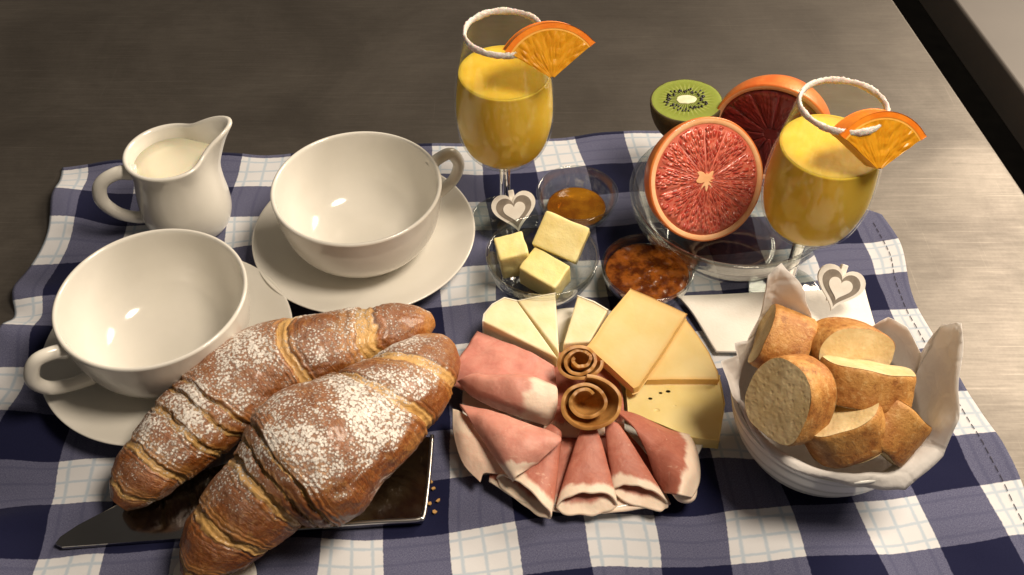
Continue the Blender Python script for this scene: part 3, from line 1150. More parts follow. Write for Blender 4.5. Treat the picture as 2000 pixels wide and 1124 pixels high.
kw_loc = (12.30, 10.16, 8.40)
kw = thing('kiwi_half', 'green kiwi half in brown skin at the back of the fruit bowl', 'kiwi', kw_loc)
orient(kw, (-.05, .02, 1.0), (0, 1, 0))
prof = []
for i in range(21):
    a = i / 20 * math.pi / 2
    prof.append((2.55 * math.sin(a) if i else 0, -3.3 * math.cos(a)))
prof += [(2.52, .05), (2.44, .06)]
V, F = lathe(prof, 72)
mesh('skin', V, F, M['kiwi_skin'], kw)
V, F = [(0, 0, .08)], []
for i in range(22):
    rr = 2.45 * (i + 1) / 22
    for j in range(80):
        a = 2 * math.pi * j / 80
        V.append((rr * math.cos(a), rr * math.sin(a), .085 + .02 * mnoise.noise(Vector((rr * math.cos(a) * 3, rr * math.sin(a) * 3, 0))) - (.03 if i == 21 else 0)))
F = [(0, 1 + j, 1 + (j + 1) % 80) for j in range(80)] + [tuple(q + 1 for q in f)[::-1] for f in grid_faces(22, 80, True)]
mesh('flesh', V, F, M['kiwi_flesh'], kw)
P = []
for j in range(36):
    a = 2 * math.pi * j / 36
    rr = .62 + .12 * mnoise.noise(Vector((math.cos(a) * 2, math.sin(a) * 2, 5)))
    P.append((rr * 1.15 * math.cos(a), rr * .8 * math.sin(a)))
V, F = prism(P, .05, .13)
bevel(mesh('core', V, F, M['kiwi_core'], kw, smooth=False), .03, 2)
V, F = [], []
for k_ in range(64):
    a = 2 * math.pi * k_ / 64 + random.uniform(-.05, .05)
    rr = random.uniform(.86, 1.45)
    c_ = np.array([rr * 1.1 * math.cos(a), rr * .95 * math.sin(a), .10])
    d = np.array([math.cos(a), math.sin(a), 0])
    vv, ff = tube([c_ - d * .11, c_ - d * .05, c_ + d * .06, c_ + d * .12], [.01, .065, .075, .01], 8)
    F += [tuple(q + len(V) for q in f) for f in ff]
    V += [tuple(p) for p in vv]
tag(mesh('seeds', V, F, M['kiwi_seed'], kw), kind='stuff')


# ------------------------------------------------------------------ steel server and croissants
tp = [(-25.53, -19.72, 0.70)[:2], (-25.07, -19.91, 0.70)[:2], (-14.93, -19.10, 0.70)[:2], (-5.04, -18.34, 0.70)[:2], (-4.90, -15.83, 0.70)[:2], (-4.81, -12.65, 0.70)[:2], (-9.30, -12.65, 0.70)[:2], (-15.86, -14.09, 0.70)[:2], (-20.06, -15.66, 0.70)[:2], (-22.76, -17.27, 0.70)[:2], (-24.58, -18.53, 0.70)[:2], (-25.36, -19.26, 0.70)[:2]]
cx_, cy_ = np.mean(np.array(tp), 0)
V, F = prism([(p[0] - cx_, p[1] - cy_) for p in tp], 0, .42)
tr_ = mesh('steel_server', V, F, M['steel_tray'], loc=(cx_, cy_, GZ), smooth=False)
bevel(tr_, .12, 3, 30)
P = catmull([sub(p, (cx_, cy_, GZ)) for p in ((-4.83, -12.72, 0.75), (-4.86, -15.52, 0.75), (-5.00, -18.01, 0.75), (-5.22, -18.30, 0.75), (-5.79, -18.40, 0.75), (-7.52, -18.49, 0.75), (-9.82, -18.64, 0.72))], 50)
V, F = tube(P, .14, 10)
mesh('rim', V, F, M['steel_rim'], tr_)
tag(tr_, 'dark polished steel server under the two croissants', 'server')


def croissant(spine, radii, lips, phi0, label, seed, squash=.80, dustc=(.5, .25), flat_z=GZ + .45):
    """tapered curved roll with overlapping spiral wraps whose lips step down towards both tips"""
    n, k = 380, 190
    C = catmull(spine, n)
    Rr = np.interp(np.linspace(0, 1, n), *zip(*radii))
    ker = np.hanning(25)
    ker /= ker.sum()
    Rs = np.convolve(np.pad(Rr, 12, mode='edge'), ker, 'valid')
    tgs = np.gradient(C, axis=0)
    tgs /= np.linalg.norm(tgs, axis=1)[:, None]
    base_ = np.array([C[:, 0].mean(), C[:, 1].mean(), flat_z])
    V, seam, lam_shade, dust, fl, phs, cre = [], [], [], [], [], [], []
    lips = sorted(lips)
    for i in range(n):
        s_ = i / (n - 1)
        a_ = np.cross(tgs[i], (0, 0, 1))
        a_ /= np.linalg.norm(a_)
        b_ = np.cross(a_, tgs[i])
        for j in range(k):
            ph = 2 * math.pi * j / k
            q = Vector((s_ * 7 + seed, math.cos(ph) * 1.1, math.sin(ph) * 1.1))
            side = -1 if s_ < .5 else 1
            tilt = (.034 + .026 * math.sin(s_ * 8 + seed)) * math.cos(ph - phi0 + .7 * math.sin(s_ * 5 + seed)) + .020 * mnoise.noise(Vector((seed, math.cos(ph) * 1.4, math.sin(ph) * 1.4 + s_ * 2))) + .0045 * mnoise.noise(q * 6)
            sp = s_ + tilt
            # distance outward from the middle, wraps counted from there
            if sp < .5:
                ls = [x for x in lips if x < .5]
                nxt = max([x for x in ls if x <= sp], default=0.0)      # the lip this wrap reaches, farther out
                prv = min([x for x in ls if x > sp], default=None)       # the lip of the wrap that covers its inner end
                inner_end = prv if prv is not None else .5
                f = (inner_end - sp) / max(inner_end - nxt, 1e-3)
            else:
                ls = [x for x in lips if x >= .5]
                nxt = min([x for x in ls if x >= sp], default=1.0)
                prv = max([x for x in ls if x < sp], default=None)
                inner_end = prv if prv is not None else .5
                f = (sp - inner_end) / max(nxt - inner_end, 1e-3)
            f = min(max(f, 0), 1)
            central = prv is None
            if central:
                g_ = 1.0 + .03 * f ** 2
            else:
                dep = .145 * max(.25, min(1.25, .75 + 1.1 * mnoise.noise(Vector((math.cos(ph) * 1.6 + nxt * 31, math.sin(ph) * 1.6, seed + nxt * 17)))))
                g_ = 1.03 - dep * (1 - math.sin(math.pi * .5 * min(1, f / .5)))
            g_ -= .05 * max(0, (f - .94) / .06) ** 2 if not (nxt in (0.0, 1.0)) else 0.0
            # thin laminations near the lip
            lz = max(0, min(1, (f - .62) / .3)) if nxt not in (0.0, 1.0) else 0
            rid = math.sin(f * 62 + 6 * mnoise.noise(q * 1.1)) * lz
            if not central:
                l2 = max(0, 1 - abs(f - .17) / .20)
                rid = rid + 2.0 * l2 * math.sin(f * 60 + 5 * mnoise.noise(q * 1.2))
            g_ += .012 * rid + .060 * mnoise.noise(q * 1.3) + .026 * mnoise.noise(q * 4.5) + .012 * abs(mnoise.noise(q * 10)) + .004 * mnoise.noise(q * 22)
            rr = Rs[i] * g_
            p = C[i] + rr * (math.cos(ph) * a_ + squash * math.sin(ph) * b_)
            if p[2] < flat_z:
                p[2] = flat_z + .12 * (p[2] - flat_z) if False else flat_z + .02 * mnoise.noise(q * 3)
            V.append(p - base_)
            se = 0.0
            if not central:
                se = max(0, 1.25 - f / .24)
            se = max(se, max(0, (-math.sin(ph) - .15)) * .8)
            seam.append(se)
            lam_shade.append(max(0, -rid) * .9)
            d = math.exp(-((s_ - dustc[0]) / dustc[1]) ** 2)
            dust.append(d)
            cre.append(math.sin(math.pi * min(1, f * 1.05)) if not central else 1 - .5 * f)
            fl.append(f * 2.2 + 3.0 * nxt)
            phs.append(abs((ph / math.pi) - 1))
    V += [C[0] - base_, C[-1] - base_]
    for l_ in (seam, lam_shade, dust, fl, phs, cre):
        l_ += [0, 0]
    F = grid_faces(n, k, True)
    F += [(len(V) - 2, (j + 1) % k, j) for j in range(k)] + [(len(V) - 1, (n - 1) * k + j, (n - 1) * k + (j + 1) % k) for j in range(k)]
    o = mesh('croissant', V, F, M['croissant'], loc=base_, attrs={'seam': seam, 'lam_shade': lam_shade, 'dust': dust, 'wrapf': fl, 'phi': phs, 'crest': cre})
    tag(o, label, 'croissant', 'sugar-dusted croissants')
    return o


croissant([(-22.12, -17.84, 1.60), (-20.44, -15.73, 2.50), (-18.08, -13.05, 3.20), (-15.37, -10.19, 3.60), (-11.89, -8.63, 3.60), (-8.34, -6.89, 3.20), (-5.20, -5.13, 2.60)],
          [(0, .55), (.03, 1.15), (.12, 1.9), (.28, 2.45), (.45, 2.9), (.58, 2.8), (.75, 2.3), (.90, 1.8), (.97, 1.2), (1, .5)],
          [.08, .19, .295, .355, .39, .64, .80], 1.2, 'croissant lying closer to the cup saucers, half tucked under the other', 3.0, .82, (.42, .3))
croissant([(-17.05, -22.29, 1.80), (-15.33, -20.31, 3.00), (-12.96, -18.27, 4.30), (-10.09, -16.13, 5.10), (-7.52, -13.76, 5.00), (-5.61, -10.64, 4.20), (-4.23, -7.27, 3.00)],
          [(0, .6), (.03, 1.2), (.12, 2.0), (.25, 2.5), (.335, 2.85), (.41, 4.05), (.47, 4.15), (.56, 3.6), (.68, 2.95), (.82, 2.45), (.93, 1.7), (.98, 1.0), (1, .4)],
          [.085, .215, .335, .365, .40, .65, .79], 2.1, 'heavily sugared croissant resting on top of the other one', 8.0, .84, (.55, .26))

# scrap of paper under the front tip, and fallen flakes
V, F, U = sheet([[(-18.41, -22.19, 0.20), (-16.13, -22.19, 0.20), (-13.91, -22.19, 0.20)], [(-18.51, -21.27, 0.45), (-16.28, -21.25, 0.40), (-14.09, -21.05, 0.30)], [(-18.26, -20.29, 0.30), (-16.56, -19.98, 0.30), (-14.89, -19.80, 0.25)]], 14, 14, .06, 1.2, 3)
pc = np.mean(V, 0)
pc[2] = GZ
o = mesh('paper_scrap', sub(V, pc), F, M['paper_napkin'], loc=pc, uvs=U)
mod(o, 'SOLIDIFY', thickness=.03 * S)
tag(o, 'small white scrap of paper peeping out beside a croissant tip', 'paper')
for k_, (cx0, cy0, cz0) in enumerate(((-5.01, -16.48, 0.20), (-4.62, -16.04, 0.20), (-4.80, -17.05, 0.20), (-4.28, -16.82, 0.20), (-4.42, -17.55, 0.20), (-4.76, -15.60, 0.20))):
    P = []
    for j in range(7):
        a = 2 * math.pi * j / 7
        rr = random.uniform(.07, .17)
        P.append((rr * math.cos(a), rr * math.sin(a)))
    V, F = prism(P, 0, .10)
    o = mesh('pastry_flake', V, F, M['crumb_flake'], loc=(cx0, cy0, GZ), smooth=False)
    tag(o, 'tiny pastry flake on the cloth by the steel server end', 'crumb', 'pastry flakes beside the steel server')

# ------------------------------------------------------------------ plate of ham and cheese
PL = (4.5, -10.4, GZ)
prof = smooth_profile([(0, .2), (4.0, .2), (4.2, 0), (4.7, 0), (4.9, .22), (6.6, .55), (7.5, .85)], 30) + [(7.6, .93), (7.55, 1.0), (7.4, .98)] + smooth_profile([(7.2, .93), (6.2, .66), (5.2, .48), (4.6, .42), (0, .42)], 26)
V, F = lathe(prof, 112)
tag(mesh('plate', V, F, M['porcelain'], loc=PL), 'white plate hidden beneath the ham and cheese slices', 'plate')


def slab(name, pts, thick, material, label, cat, group, round_=.10, rim_w=.35, loc=None):
    """slice of cheese: outline of (x, y, z) points of its upper face, given thickness"""
    P = np.asarray(pts, float)
    c_ = P.mean(0)
    n = len(P)
    q = P - c_
    # ring of the outline, then insets, on top; straight sides; same below
    rings, rim = [], []
    for f, e in ((1.0, 1.0), (1 - rim_w * .5 / 3, .75), (1 - rim_w / 2.2, .12), (.55, 0.0), (.0, 0.0)):
        rings.append(q * f)
        rim += [e] * n
    V = [tuple(p) for r_ in rings for p in r_]
    m_ = len(V)
    V += [(p[0], p[1], p[2] - thick) for p in q]
    rim += [1.0] * n
    F = grid_faces(5, n, True)
    F = [f[::-1] for f in F]
    F += [(j, (j + 1) % n, m_ + (j + 1) % n, m_ + j)[::-1] for j in range(n)]
    F.append(tuple(m_ + j for j in range(n)))
    o = mesh(name, V, F, material, loc=c_ if loc is None else loc, smooth=False, attrs={'rim': rim})
    mod(o, 'WELD', merge_threshold=.0001)
    bevel(o, round_, 2, 50)
    tag(o, label, cat, group)
    return o


def densify(P, n=6, closed=True, wob=.03):
    out = []
    P = [np.asarray(p, float) for p in P]
    for i in range(len(P)):
        a, b = P[i], P[(i + 1) % len(P)]
        for k_ in range(n):
            f = k_ / n
            p = a * (1 - f) + b * f
            p = p + np.array([mnoise.noise(Vector(p * 1.3)), mnoise.noise(Vector(p * 1.3) + Vector((5, 5, 5))), 0]) * wob
            out.append(p)
    return out


cg = 'yellow cheese slices'
o = slab('cheese_slice', densify([(7.03, -9.67, 1.75), (9.57, -9.00, 1.75), (12.92, -9.00, 1.75), (12.95, -11.13, 1.75), (12.21, -13.73, 1.70), (10.66, -13.55, 1.75), (8.88, -12.61, 1.75), (6.99, -11.69, 1.75)]), .75, M['cheese_pale'],
         'pale yellow cheese slice with small holes, lowest of the three', 'cheese', cg, .07)
V, F = [], []
for hc, hr in (((8.74, -11.56, 1.77), .17), ((8.45, -10.71, 1.75), .10), ((9.12, -10.29, 1.75), .09), ((9.60, -10.17, 1.75), .11), ((9.89, -11.24, 1.75), .09), ((10.64, -11.95, 1.75), .07)):
    n0 = len(V)
    for i in range(9):
        ph = math.pi * i / 8
        for j in range(14):
            a = 2 * math.pi * j / 14
            V.append(tuple(np.array(hc) - np.array(o.location) / S + np.array([hr * 1.35 * math.sin(ph) * math.cos(a) + i * 1e-4, hr * .9 * math.sin(ph) * math.sin(a), hr * .5 * math.cos(ph)])))
    F += [tuple(q + n0 for q in f)[::-1] for f in grid_faces(9, 14, True)]
cut = mesh('hole_cutter', V, F, None, loc=np.array(o.location) / S)
mod(cut, 'WELD', merge_threshold=.00002)
mod(o, 'BOOLEAN', operation='DIFFERENCE', object=cut, solver='EXACT')
dg = bpy.context.evaluated_depsgraph_get()
dg.update()
cut_me = bpy.data.meshes.new_from_object(o.evaluated_get(dg))
o.modifiers.clear()
o.data = cut_me
bpy.data.objects.remove(cut)
slab('cheese_slice', densify([(8.24, -9.65, 2.25), (11.21, -4.79, 2.35), (11.82, -6.20, 2.35), (12.39, -7.61, 2.30), (12.73, -9.10, 2.25), (12.71, -9.65, 2.25)]), .5, M['cheese'],
     'yellow cheese slice with an orange rind, between the other two', 'cheese', cg, .07)
slab('cheese_slice', densify([(4.73, -7.60, 2.90), (6.23, -5.04, 3.00), (7.79, -2.84, 3.00), (9.47, -3.86, 3.00), (11.22, -4.91, 2.90), (9.58, -7.64, 2.85), (7.67, -10.59, 2.80), (7.34, -10.74, 2.80)]), .5, M['cheese'],
     'yellow cheese slice lying on top of the other cheese slices', 'cheese', cg, .07)
# something must hold the slices up: their stack leans on soft cheese and ham below


def brie(top_pts, thick, label, rind_from, rind_to):
    """wedge of soft cheese: paste with a white rind along one side"""
    P = np.asarray(top_pts, float)
    c_ = P.mean(0)
    b0 = thing('soft_cheese_wedge', label, 'cheese', (c_[0], c_[1], c_[2] - thick), 0, 'soft cheese wedges')
    q = P - c_ + (0, 0, thick)
    V, F = [], []
    n = len(q)
    V = [tuple(p) for p in q] + [(p[0], p[1], p[2] - thick) for p in q]
    F = [tuple(range(n)), tuple(range(n, 2 * n))[::-1]] + [(i, n + i, n + (i + 1) % n, (i + 1) % n) for i in range(n)]
    bevel(mesh('paste', V, F, M['brie'], b0, smooth=False), .10, 3, 35)
    # rind strip, a little proud of the paste
    cen = q.mean(0)
    seg_ = [q[i % n] for i in range(rind_from, rind_to + 1)]
    V, F = [], []
    for p in seg_:
        d = p - cen
        d[2] = 0
        d /= np.linalg.norm(d)
        for off, zz in ((-.05, .03), (.07, .0), (.07, -thick + .02), (-.05, -thick + .0)):
            V.append(p + d * off + (0, 0, zz))
    F = grid_faces(len(seg_), 4, True)
    F += [(0, 1, 2, 3), tuple(len(V) - 4 + j for j in (3, 2, 1, 0))]
    mesh('rind', V, F, M['brie_rind'], b0, smooth=False)
    return b0


brie([(2.86, -8.25, 2.60), (0.33, -3.69, 2.80), (-0.50, -3.42, 2.80), (-1.26, -4.00, 2.80), (-1.78, -4.74, 2.70), (-1.84, -5.35, 2.70)][::-1], 1.5, 'soft cheese wedge with a rounded white rind above the boiled ham', 0, 4)
brie([(2.94, -7.85, 2.60), (2.85, -3.11, 2.90), (1.67, -3.42, 2.90), (0.40, -3.73, 2.85)][::-1], 1.5, 'soft cheese wedge with straight sides between the two other wedges', 0, 2)
brie([(3.24, -6.87, 2.30), (4.28, -3.33, 2.90), (5.32, -3.86, 2.90), (6.19, -4.48, 2.80), (4.93, -6.79, 2.40)][::-1], 1.6, 'soft cheese wedge standing against the yellow cheese slices', 1, 3)


def ham_sheet(name, ctrl, thick, material, label, group, n=40, k=40, rough=.06, freq=1.1, seed=1, swap=False):
    V, F, U = sheet(ctrl, n, k, rough, freq, seed)
    if swap:
        U = [(b, a) for a, b in U]
    c_ = np.array(V).mean(0)
    c_[2] = np.array(V)[:, 2].min()
    o = mesh(name, sub(V, c_), F, material, loc=c_, uvs=U)
    mod(o, 'SOLIDIFY', thickness=thick * S, offset=0)
    tag(o, label, 'ham', group)
    return o


# base layers under the folds
ham_sheet('ham_slice', [[(-0.46, -13.53, 1.50), (1.83, -12.88, 1.60), (3.98, -12.70, 1.60), (6.74, -12.81, 1.50)], [(-1.19, -15.33, 1.30), (1.79, -15.28, 1.50), (4.45, -15.46, 1.50), (8.10, -14.82, 1.30)], [(-1.33, -16.13, 1.10), (1.16, -17.66, 1.00), (4.63, -18.12, 1.00), (9.02, -17.56, 1.10)]],
          .14, M['cured_ham'], 'flat cured ham slice lying on the plate under the folded ones', 'cured ham slices', seed=2)
ham_sheet('ham_slice', [[(2.78, -6.98, 1.50), (4.23, -7.14, 1.70), (6.17, -7.47, 1.60)], [(2.37, -9.87, 1.60), (4.25, -10.14, 1.70), (6.77, -10.26, 1.60)], [(1.82, -13.30, 1.70), (4.08, -13.55, 1.80), (6.71, -13.06, 1.60)]],
          .14, M['cured_ham'], 'cured ham slice lying underneath the two brown rosettes', 'cured ham slices', seed=9)
# boiled ham, its far half flat, its near half rolled over
ham_sheet('boiled_ham_slice', [[(-2.24, -5.62, 2.00), (-0.49, -6.71, 2.30), (1.12, -7.69, 2.40), (2.61, -8.58, 2.20)],
                               [(-3.06, -7.53, 2.20), (-1.11, -8.53, 2.70), (0.94, -9.32, 2.70), (2.69, -9.87, 2.40)],
                               [(-3.76, -8.75, 2.10), (-1.71, -10.05, 2.80), (0.62, -10.51, 2.90), (2.63, -10.90, 2.50)],
                               [(-4.00, -9.56, 1.60), (-1.86, -10.95, 2.30), (0.31, -11.66, 2.50), (2.40, -11.82, 2.20)]],
          .16, M['cooked_ham'], 'pink boiled ham slice below the soft cheese wedges', 'boiled ham slices', rough=.12, seed=3)
ham_sheet('boiled_ham_slice', [[(-3.28, -9.95, 2.50), (-2.33, -10.88, 2.20), (0.00, -11.91, 1.90), (2.14, -12.65, 1.80)],
                               [(-2.95, -10.05, 3.00), (-1.84, -10.96, 3.10), (0.30, -11.96, 3.20), (2.57, -12.46, 2.70)],
                               [(-2.32, -9.97, 3.20), (-1.22, -10.65, 3.60), (0.76, -10.80, 3.80), (2.68, -11.29, 3.30)],
                               [(-1.71, -9.93, 3.00), (-0.78, -10.01, 3.10), (0.93, -10.12, 3.20), (2.31, -10.58, 3.00)]],
          .2, M['cooked_ham_fat'], 'boiled ham slice folded over with a pale rounded end', 'boiled ham slices', rough=.10, seed=4, swap=True)


def ham_fold(inner, oa, ob, height, label, seed, w0=.35, over=.10, turn=0.0, lift=.0):
    """slice folded into a cone: narrow at the rosette, its fatty open end on the plate's rim"""
    inner, oa, ob = (np.asarray(p, float) for p in (inner, oa, ob))
    outer = (oa + ob) / 2
    side = (ob - oa) / 2
    n, k = 44, 64
    sd = side / np.linalg.norm(side)
    V, U = [], []
    for i in range(n):
        s_ = i / (n - 1)
        for j in range(k):
            th = 2 * math.pi * j / (k - 1) + turn
            # the upper leaf stops short, the lower one lies on underneath
            up_ = math.sin(th)
            ss = s_ * (1.0 + over * (-up_) + .03 * mnoise.noise(Vector((math.cos(th) * 2, math.sin(th) * 2, seed))))
            c_ = inner + (outer - inner) * ss
            c_[2] += lift * math.sin(math.pi * min(ss, 1)) * .5
            hw = w0 + (np.linalg.norm(side) - w0) * ss ** .85
            hh = .18 + (height - .18) * ss ** .9
            x_ = math.cos(th)
            z_ = (abs(up_) ** .8) * (1 if up_ > 0 else -.35) * (1 if up_ > 0 else 1)
            p = c_ + sd * hw * x_ + np.array([0, 0, 1]) * hh * z_
            q = Vector(p * .9) + Vector((seed, 0, 0))
            p = p + np.array([.10 * mnoise.noise(q), .10 * mnoise.noise(q + Vector((3, 3, 3))), .12 * mnoise.noise(q + Vector((7, 1, 2)))]) * ss
            V.append(p)
            U.append((j / (k - 1), s_))
    base_ = np.array(V).mean(0)
    base_[2] = np.array(V)[:, 2].min()
    o = mesh('folded_ham_slice', sub(V, base_), grid_faces(n, k), M['cured_ham'], loc=base_, uvs=U)
    mod(o, 'SOLIDIFY', thickness=.13 * S, offset=0)
    tag(o, label, 'ham', 'cured ham slices')
    return o


ham_fold((2.55, -13.47, 2.60), (-0.82, -16.13, 1.50), (2.16, -18.48, 1.20), .75, 'folded cured ham slice beside the triangular fold', 1.0, over=.06)
ham_fold((4.49, -13.43, 2.70), (2.54, -17.95, 1.40), (5.93, -17.73, 1.40), .55, 'folded cured ham slice with an arched open end straight below the rosettes', 2.0)
ham_fold((5.86, -13.18, 2.70), (5.81, -17.09, 1.60), (8.82, -17.73, 1.40), .50, 'folded cured ham slice with a wide flat white fat edge', 3.0)
ham_sheet('ham_slice', [[(5.99, -11.82, 2.20), (6.52, -12.57, 2.50), (7.19, -13.54, 2.60), (7.78, -14.69, 2.20), (8.25, -16.03, 1.60)],
                        [(7.50, -12.19, 2.10), (7.97, -13.30, 2.50), (8.28, -14.59, 2.60), (8.62, -15.94, 2.30), (8.67, -17.02, 1.60)],
                        [(9.12, -13.00, 1.90), (9.30, -14.12, 2.40), (9.30, -15.35, 2.70), (9.17, -16.62, 2.60), (8.89, -17.53, 2.20)],
                        [(10.39, -13.30, 1.70), (10.44, -14.45, 2.10), (10.18, -16.07, 2.50), (9.67, -17.17, 2.70), (9.37, -17.86, 2.60)],
                        [(10.67, -13.05, 1.20), (10.91, -14.47, 1.30), (10.82, -15.91, 1.40), (10.50, -16.86, 1.60), (10.09, -17.53, 1.80)]],
          .16, M['cured_ham_wide'], 'cured ham slice with a curled white fat border beside the pale cheese', 'cured ham slices', rough=.08, seed=6)
V, F = tube(catmull([(9.09, -17.31, 2.20), (9.54, -17.47, 1.70), (10.10, -17.24, 1.40), (10.30, -16.63, 1.50), (9.92, -16.47, 1.90)], 26), np.interp(np.linspace(0, 1, 26), [0, .5, 1], [.22, .34, .2]), 12)
c_ = np.array(V).mean(0)
c_[2] = np.array(V)[:, 2].min()
o = mesh('fat_curl', sub(V, c_), F, M['pale_ham'], loc=c_, uvs=[(.5, .9)] * len(V))
tag(o, 'white curl of ham fat at the edge of the cured ham slices', 'ham', 'cured ham slices')
# triangular fold on the left with its pale under-leaf
ham_sheet('folded_ham_slice', [[(-3.55, -11.68, 2.00), (-3.07, -11.97, 2.10), (-2.13, -12.85, 2.10), (-1.51, -13.32, 2.00)],
                               [(-3.40, -13.37, 1.80), (-2.86, -13.63, 2.20), (-1.95, -13.99, 2.20), (-1.04, -14.56, 2.00)],
                               [(-2.83, -15.11, 1.50), (-2.44, -14.84, 1.90), (-1.63, -15.02, 1.90), (-0.59, -15.24, 1.70)],
                               [(-1.83, -16.19, 1.20), (-1.63, -15.80, 1.50), (-1.03, -15.86, 1.60), (0.00, -15.96, 1.60)]][::-1],
          .18, M['pale_ham'], 'pale fatty ham leaf under the triangular ham fold', 'cured ham slices', rough=.08, seed=7)
ham_sheet('folded_ham_slice', [[(-3.14, -11.59, 2.30), (-1.20, -12.59, 3.00), (0.89, -13.59, 3.20), (2.66, -14.16, 2.90)],
                               [(-2.66, -12.60, 2.80), (-1.03, -13.79, 3.50), (0.88, -14.55, 3.60), (2.78, -14.71, 3.20)],
                               [(-1.63, -14.24, 2.70), (-0.73, -15.04, 3.40), (0.72, -15.51, 3.50), (2.19, -15.19, 3.00)],
                               [(-0.64, -15.77, 2.40), (-0.23, -16.04, 3.00), (0.58, -16.04, 3.00), (1.52, -15.68, 2.70)],
                               [(0.12, -16.60, 2.00), (0.23, -16.63, 2.50), (0.58, -16.30, 2.50), (1.17, -15.71, 2.30)]],
          .22, M['cooked_ham_fat'], 'triangular folded ham slice pointing away from the rosettes', 'cured ham slices', rough=.12, seed=8)


# rolled brown rosettes
def rosette(loc, nrm, r, width, turns, label, seed, start=.32, oval=.8):
    """slice rolled into a loose open rose: the strip closes to a point below and flares at the top"""
    n, k = 170, 14
    B = basis(nrm, (0, .5, 1))
    V, U = [], []
    for i in range(n):
        s_ = i / (n - 1)
        a = turns * 2 * math.pi * s_ + seed
        rr = r * (start + (1 - start) * s_ ** .9) * (1 + .20 * mnoise.noise(Vector((a * .45, seed, 0))))
        off = np.array([.22 * r * (1 - s_) * math.cos(seed * 3), .16 * r * (1 - s_) * math.sin(seed * 3), 0])
        for j in range(k):
            f = j / (k - 1)
            z = -width * (1 - f) + (.34 * mnoise.noise(Vector((a * .6, 4, seed))) + .12 * mnoise.noise(Vector((a * 2.1, 9, seed)))) * f - .35 * (1 - s_) * f
            rj = rr * (1 - (1 - f) ** 2.6) ** .8 * (.86 + .16 * f ** 2)
            wob = .05 * mnoise.noise(Vector((a * 1.7, f * 3, seed)))
            V.append(B @ (np.array([(rj + wob * f) * math.cos(a), (rj + wob * f) * oval * math.sin(a), z]) + off * f))
            U.append((s_, f))
    o = mesh('cheese_rosette', V, grid_faces(n, k), M['rolled'], loc=loc, uvs=U)
    mod(o, 'SOLIDIFY', thickness=.20 * S, offset=0)
    bevel(o, .06, 2, 40)
    tag(o, label, 'cheese roll', 'rolled brown rosettes')
    return o


rosette((4.31, -12.92, 4.20), (.05, -.62, .78), 1.85, 2.3, 2.15, 'brown rolled rosette with a wide open spiral at the ham folds', .6, .34, .80)
rosette((4.08, -9.80, 4.20), (.05, -.45, .88), 1.42, 2.2, 2.6, 'brown rolled rosette between the soft cheese and the larger rosette', 2.6, .22, .78)

# ------------------------------------------------------------------ napkin, bread bowl, paper lining, bread
V, F, U = sheet([[(11.37, -1.39, 0.50), (14.42, -1.21, 0.50), (17.60, -1.06, 0.55), (21.18, -0.83, 0.50), (24.35, -0.60, 0.45)],
                 [(12.21, -3.23, 0.60), (14.84, -2.96, 0.55), (17.99, -2.73, 0.55), (21.51, -2.50, 0.50), (24.27, -2.14, 0.40)],
                 [(13.29, -6.20, 0.50), (15.36, -6.20, 0.50), (18.11, -5.78, 0.50), (21.56, -5.35, 0.50), (24.20, -4.61, 0.40)]], 24, 40, .05, .5, 4)
nc = np.mean(V, 0)
nc[2] = GZ
nk = mesh('paper_napkin', sub(V, nc), F, M['paper_napkin'], loc=nc, uvs=U)
mod(nk, 'SOLIDIFY', thickness=.22 * S, offset=-1)
bevel(nk, .06, 2)
tag(nk, 'folded white paper napkin lying partly under the bread bowl', 'napkin')

BW = (18.0, -13.2, GZ)
prof = smooth_profile([(0, .2), (2.6, .2), (2.8, 0), (3.3, 0), (3.5, .3), (4.6, 1.6), (5.45, 3.4), (5.85, 4.9), (5.95, 5.5)], 44)
prof = [(r + .05 * math.sin(z * 5.0) * (1 if z > 2.0 else 0), z) for r, z in prof]
prof += [(6.05, 5.62), (6.02, 5.74), (5.9, 5.78), (5.76, 5.7)] + smooth_profile([(5.65, 5.4), (5.2, 3.5), (4.4, 1.9), (3.2, .7), (0, .6)], 30)
prof = [(r * .925, z * .93) for r, z in prof]
V, F = lathe(prof, 112)
tag(mesh('bread_bowl', V, F, M['bowl_white'], loc=BW), 'round white bowl lined with paper and filled with bread', 'bowl')

edge = [(11.69, -12.04, 7.20), (12.09, -13.85, 6.60), (12.92, -16.33, 6.30), (14.27, -18.01, 6.20), (15.39, -18.57, 6.10), (17.23, -18.79, 5.50), (19.04, -18.81, 5.00), (20.78, -18.86, 5.10), (22.69, -17.60, 6.20), (23.00, -16.90, 8.60),
        (23.21, -14.99, 10.00), (23.49, -12.80, 11.50), (23.04, -11.95, 10.40), (22.44, -12.40, 8.40), (21.84, -11.07, 9.00), (20.86, -10.58, 9.20), (19.81, -10.58, 8.40), (18.24, -10.11, 8.20), (16.94, -10.58, 8.40), (16.22, -9.57, 10.20),
        (14.78, -8.82, 11.80), (14.07, -9.06, 11.20), (13.92, -10.10, 9.60), (13.63, -10.58, 8.40), (13.28, -11.12, 7.80), (12.48, -11.35, 7.90), (12.61, -11.79, 7.40)]
cb_ = np.array(BW)
E_ = np.array([p for p in edge]) - cb_
per = 5
Ed = []
for i in range(len(E_)):
    for k_ in range(per):
        f = k_ / per
        Ed.append(E_[i] * (1 - f) + E_[(i + 1) % len(E_)] * f)
Ed = np.array(Ed)
ne = len(Ed)
V = []
NR = 16
ang_ = np.unwrap(np.arctan2(Ed[:, 1], Ed[:, 0]))
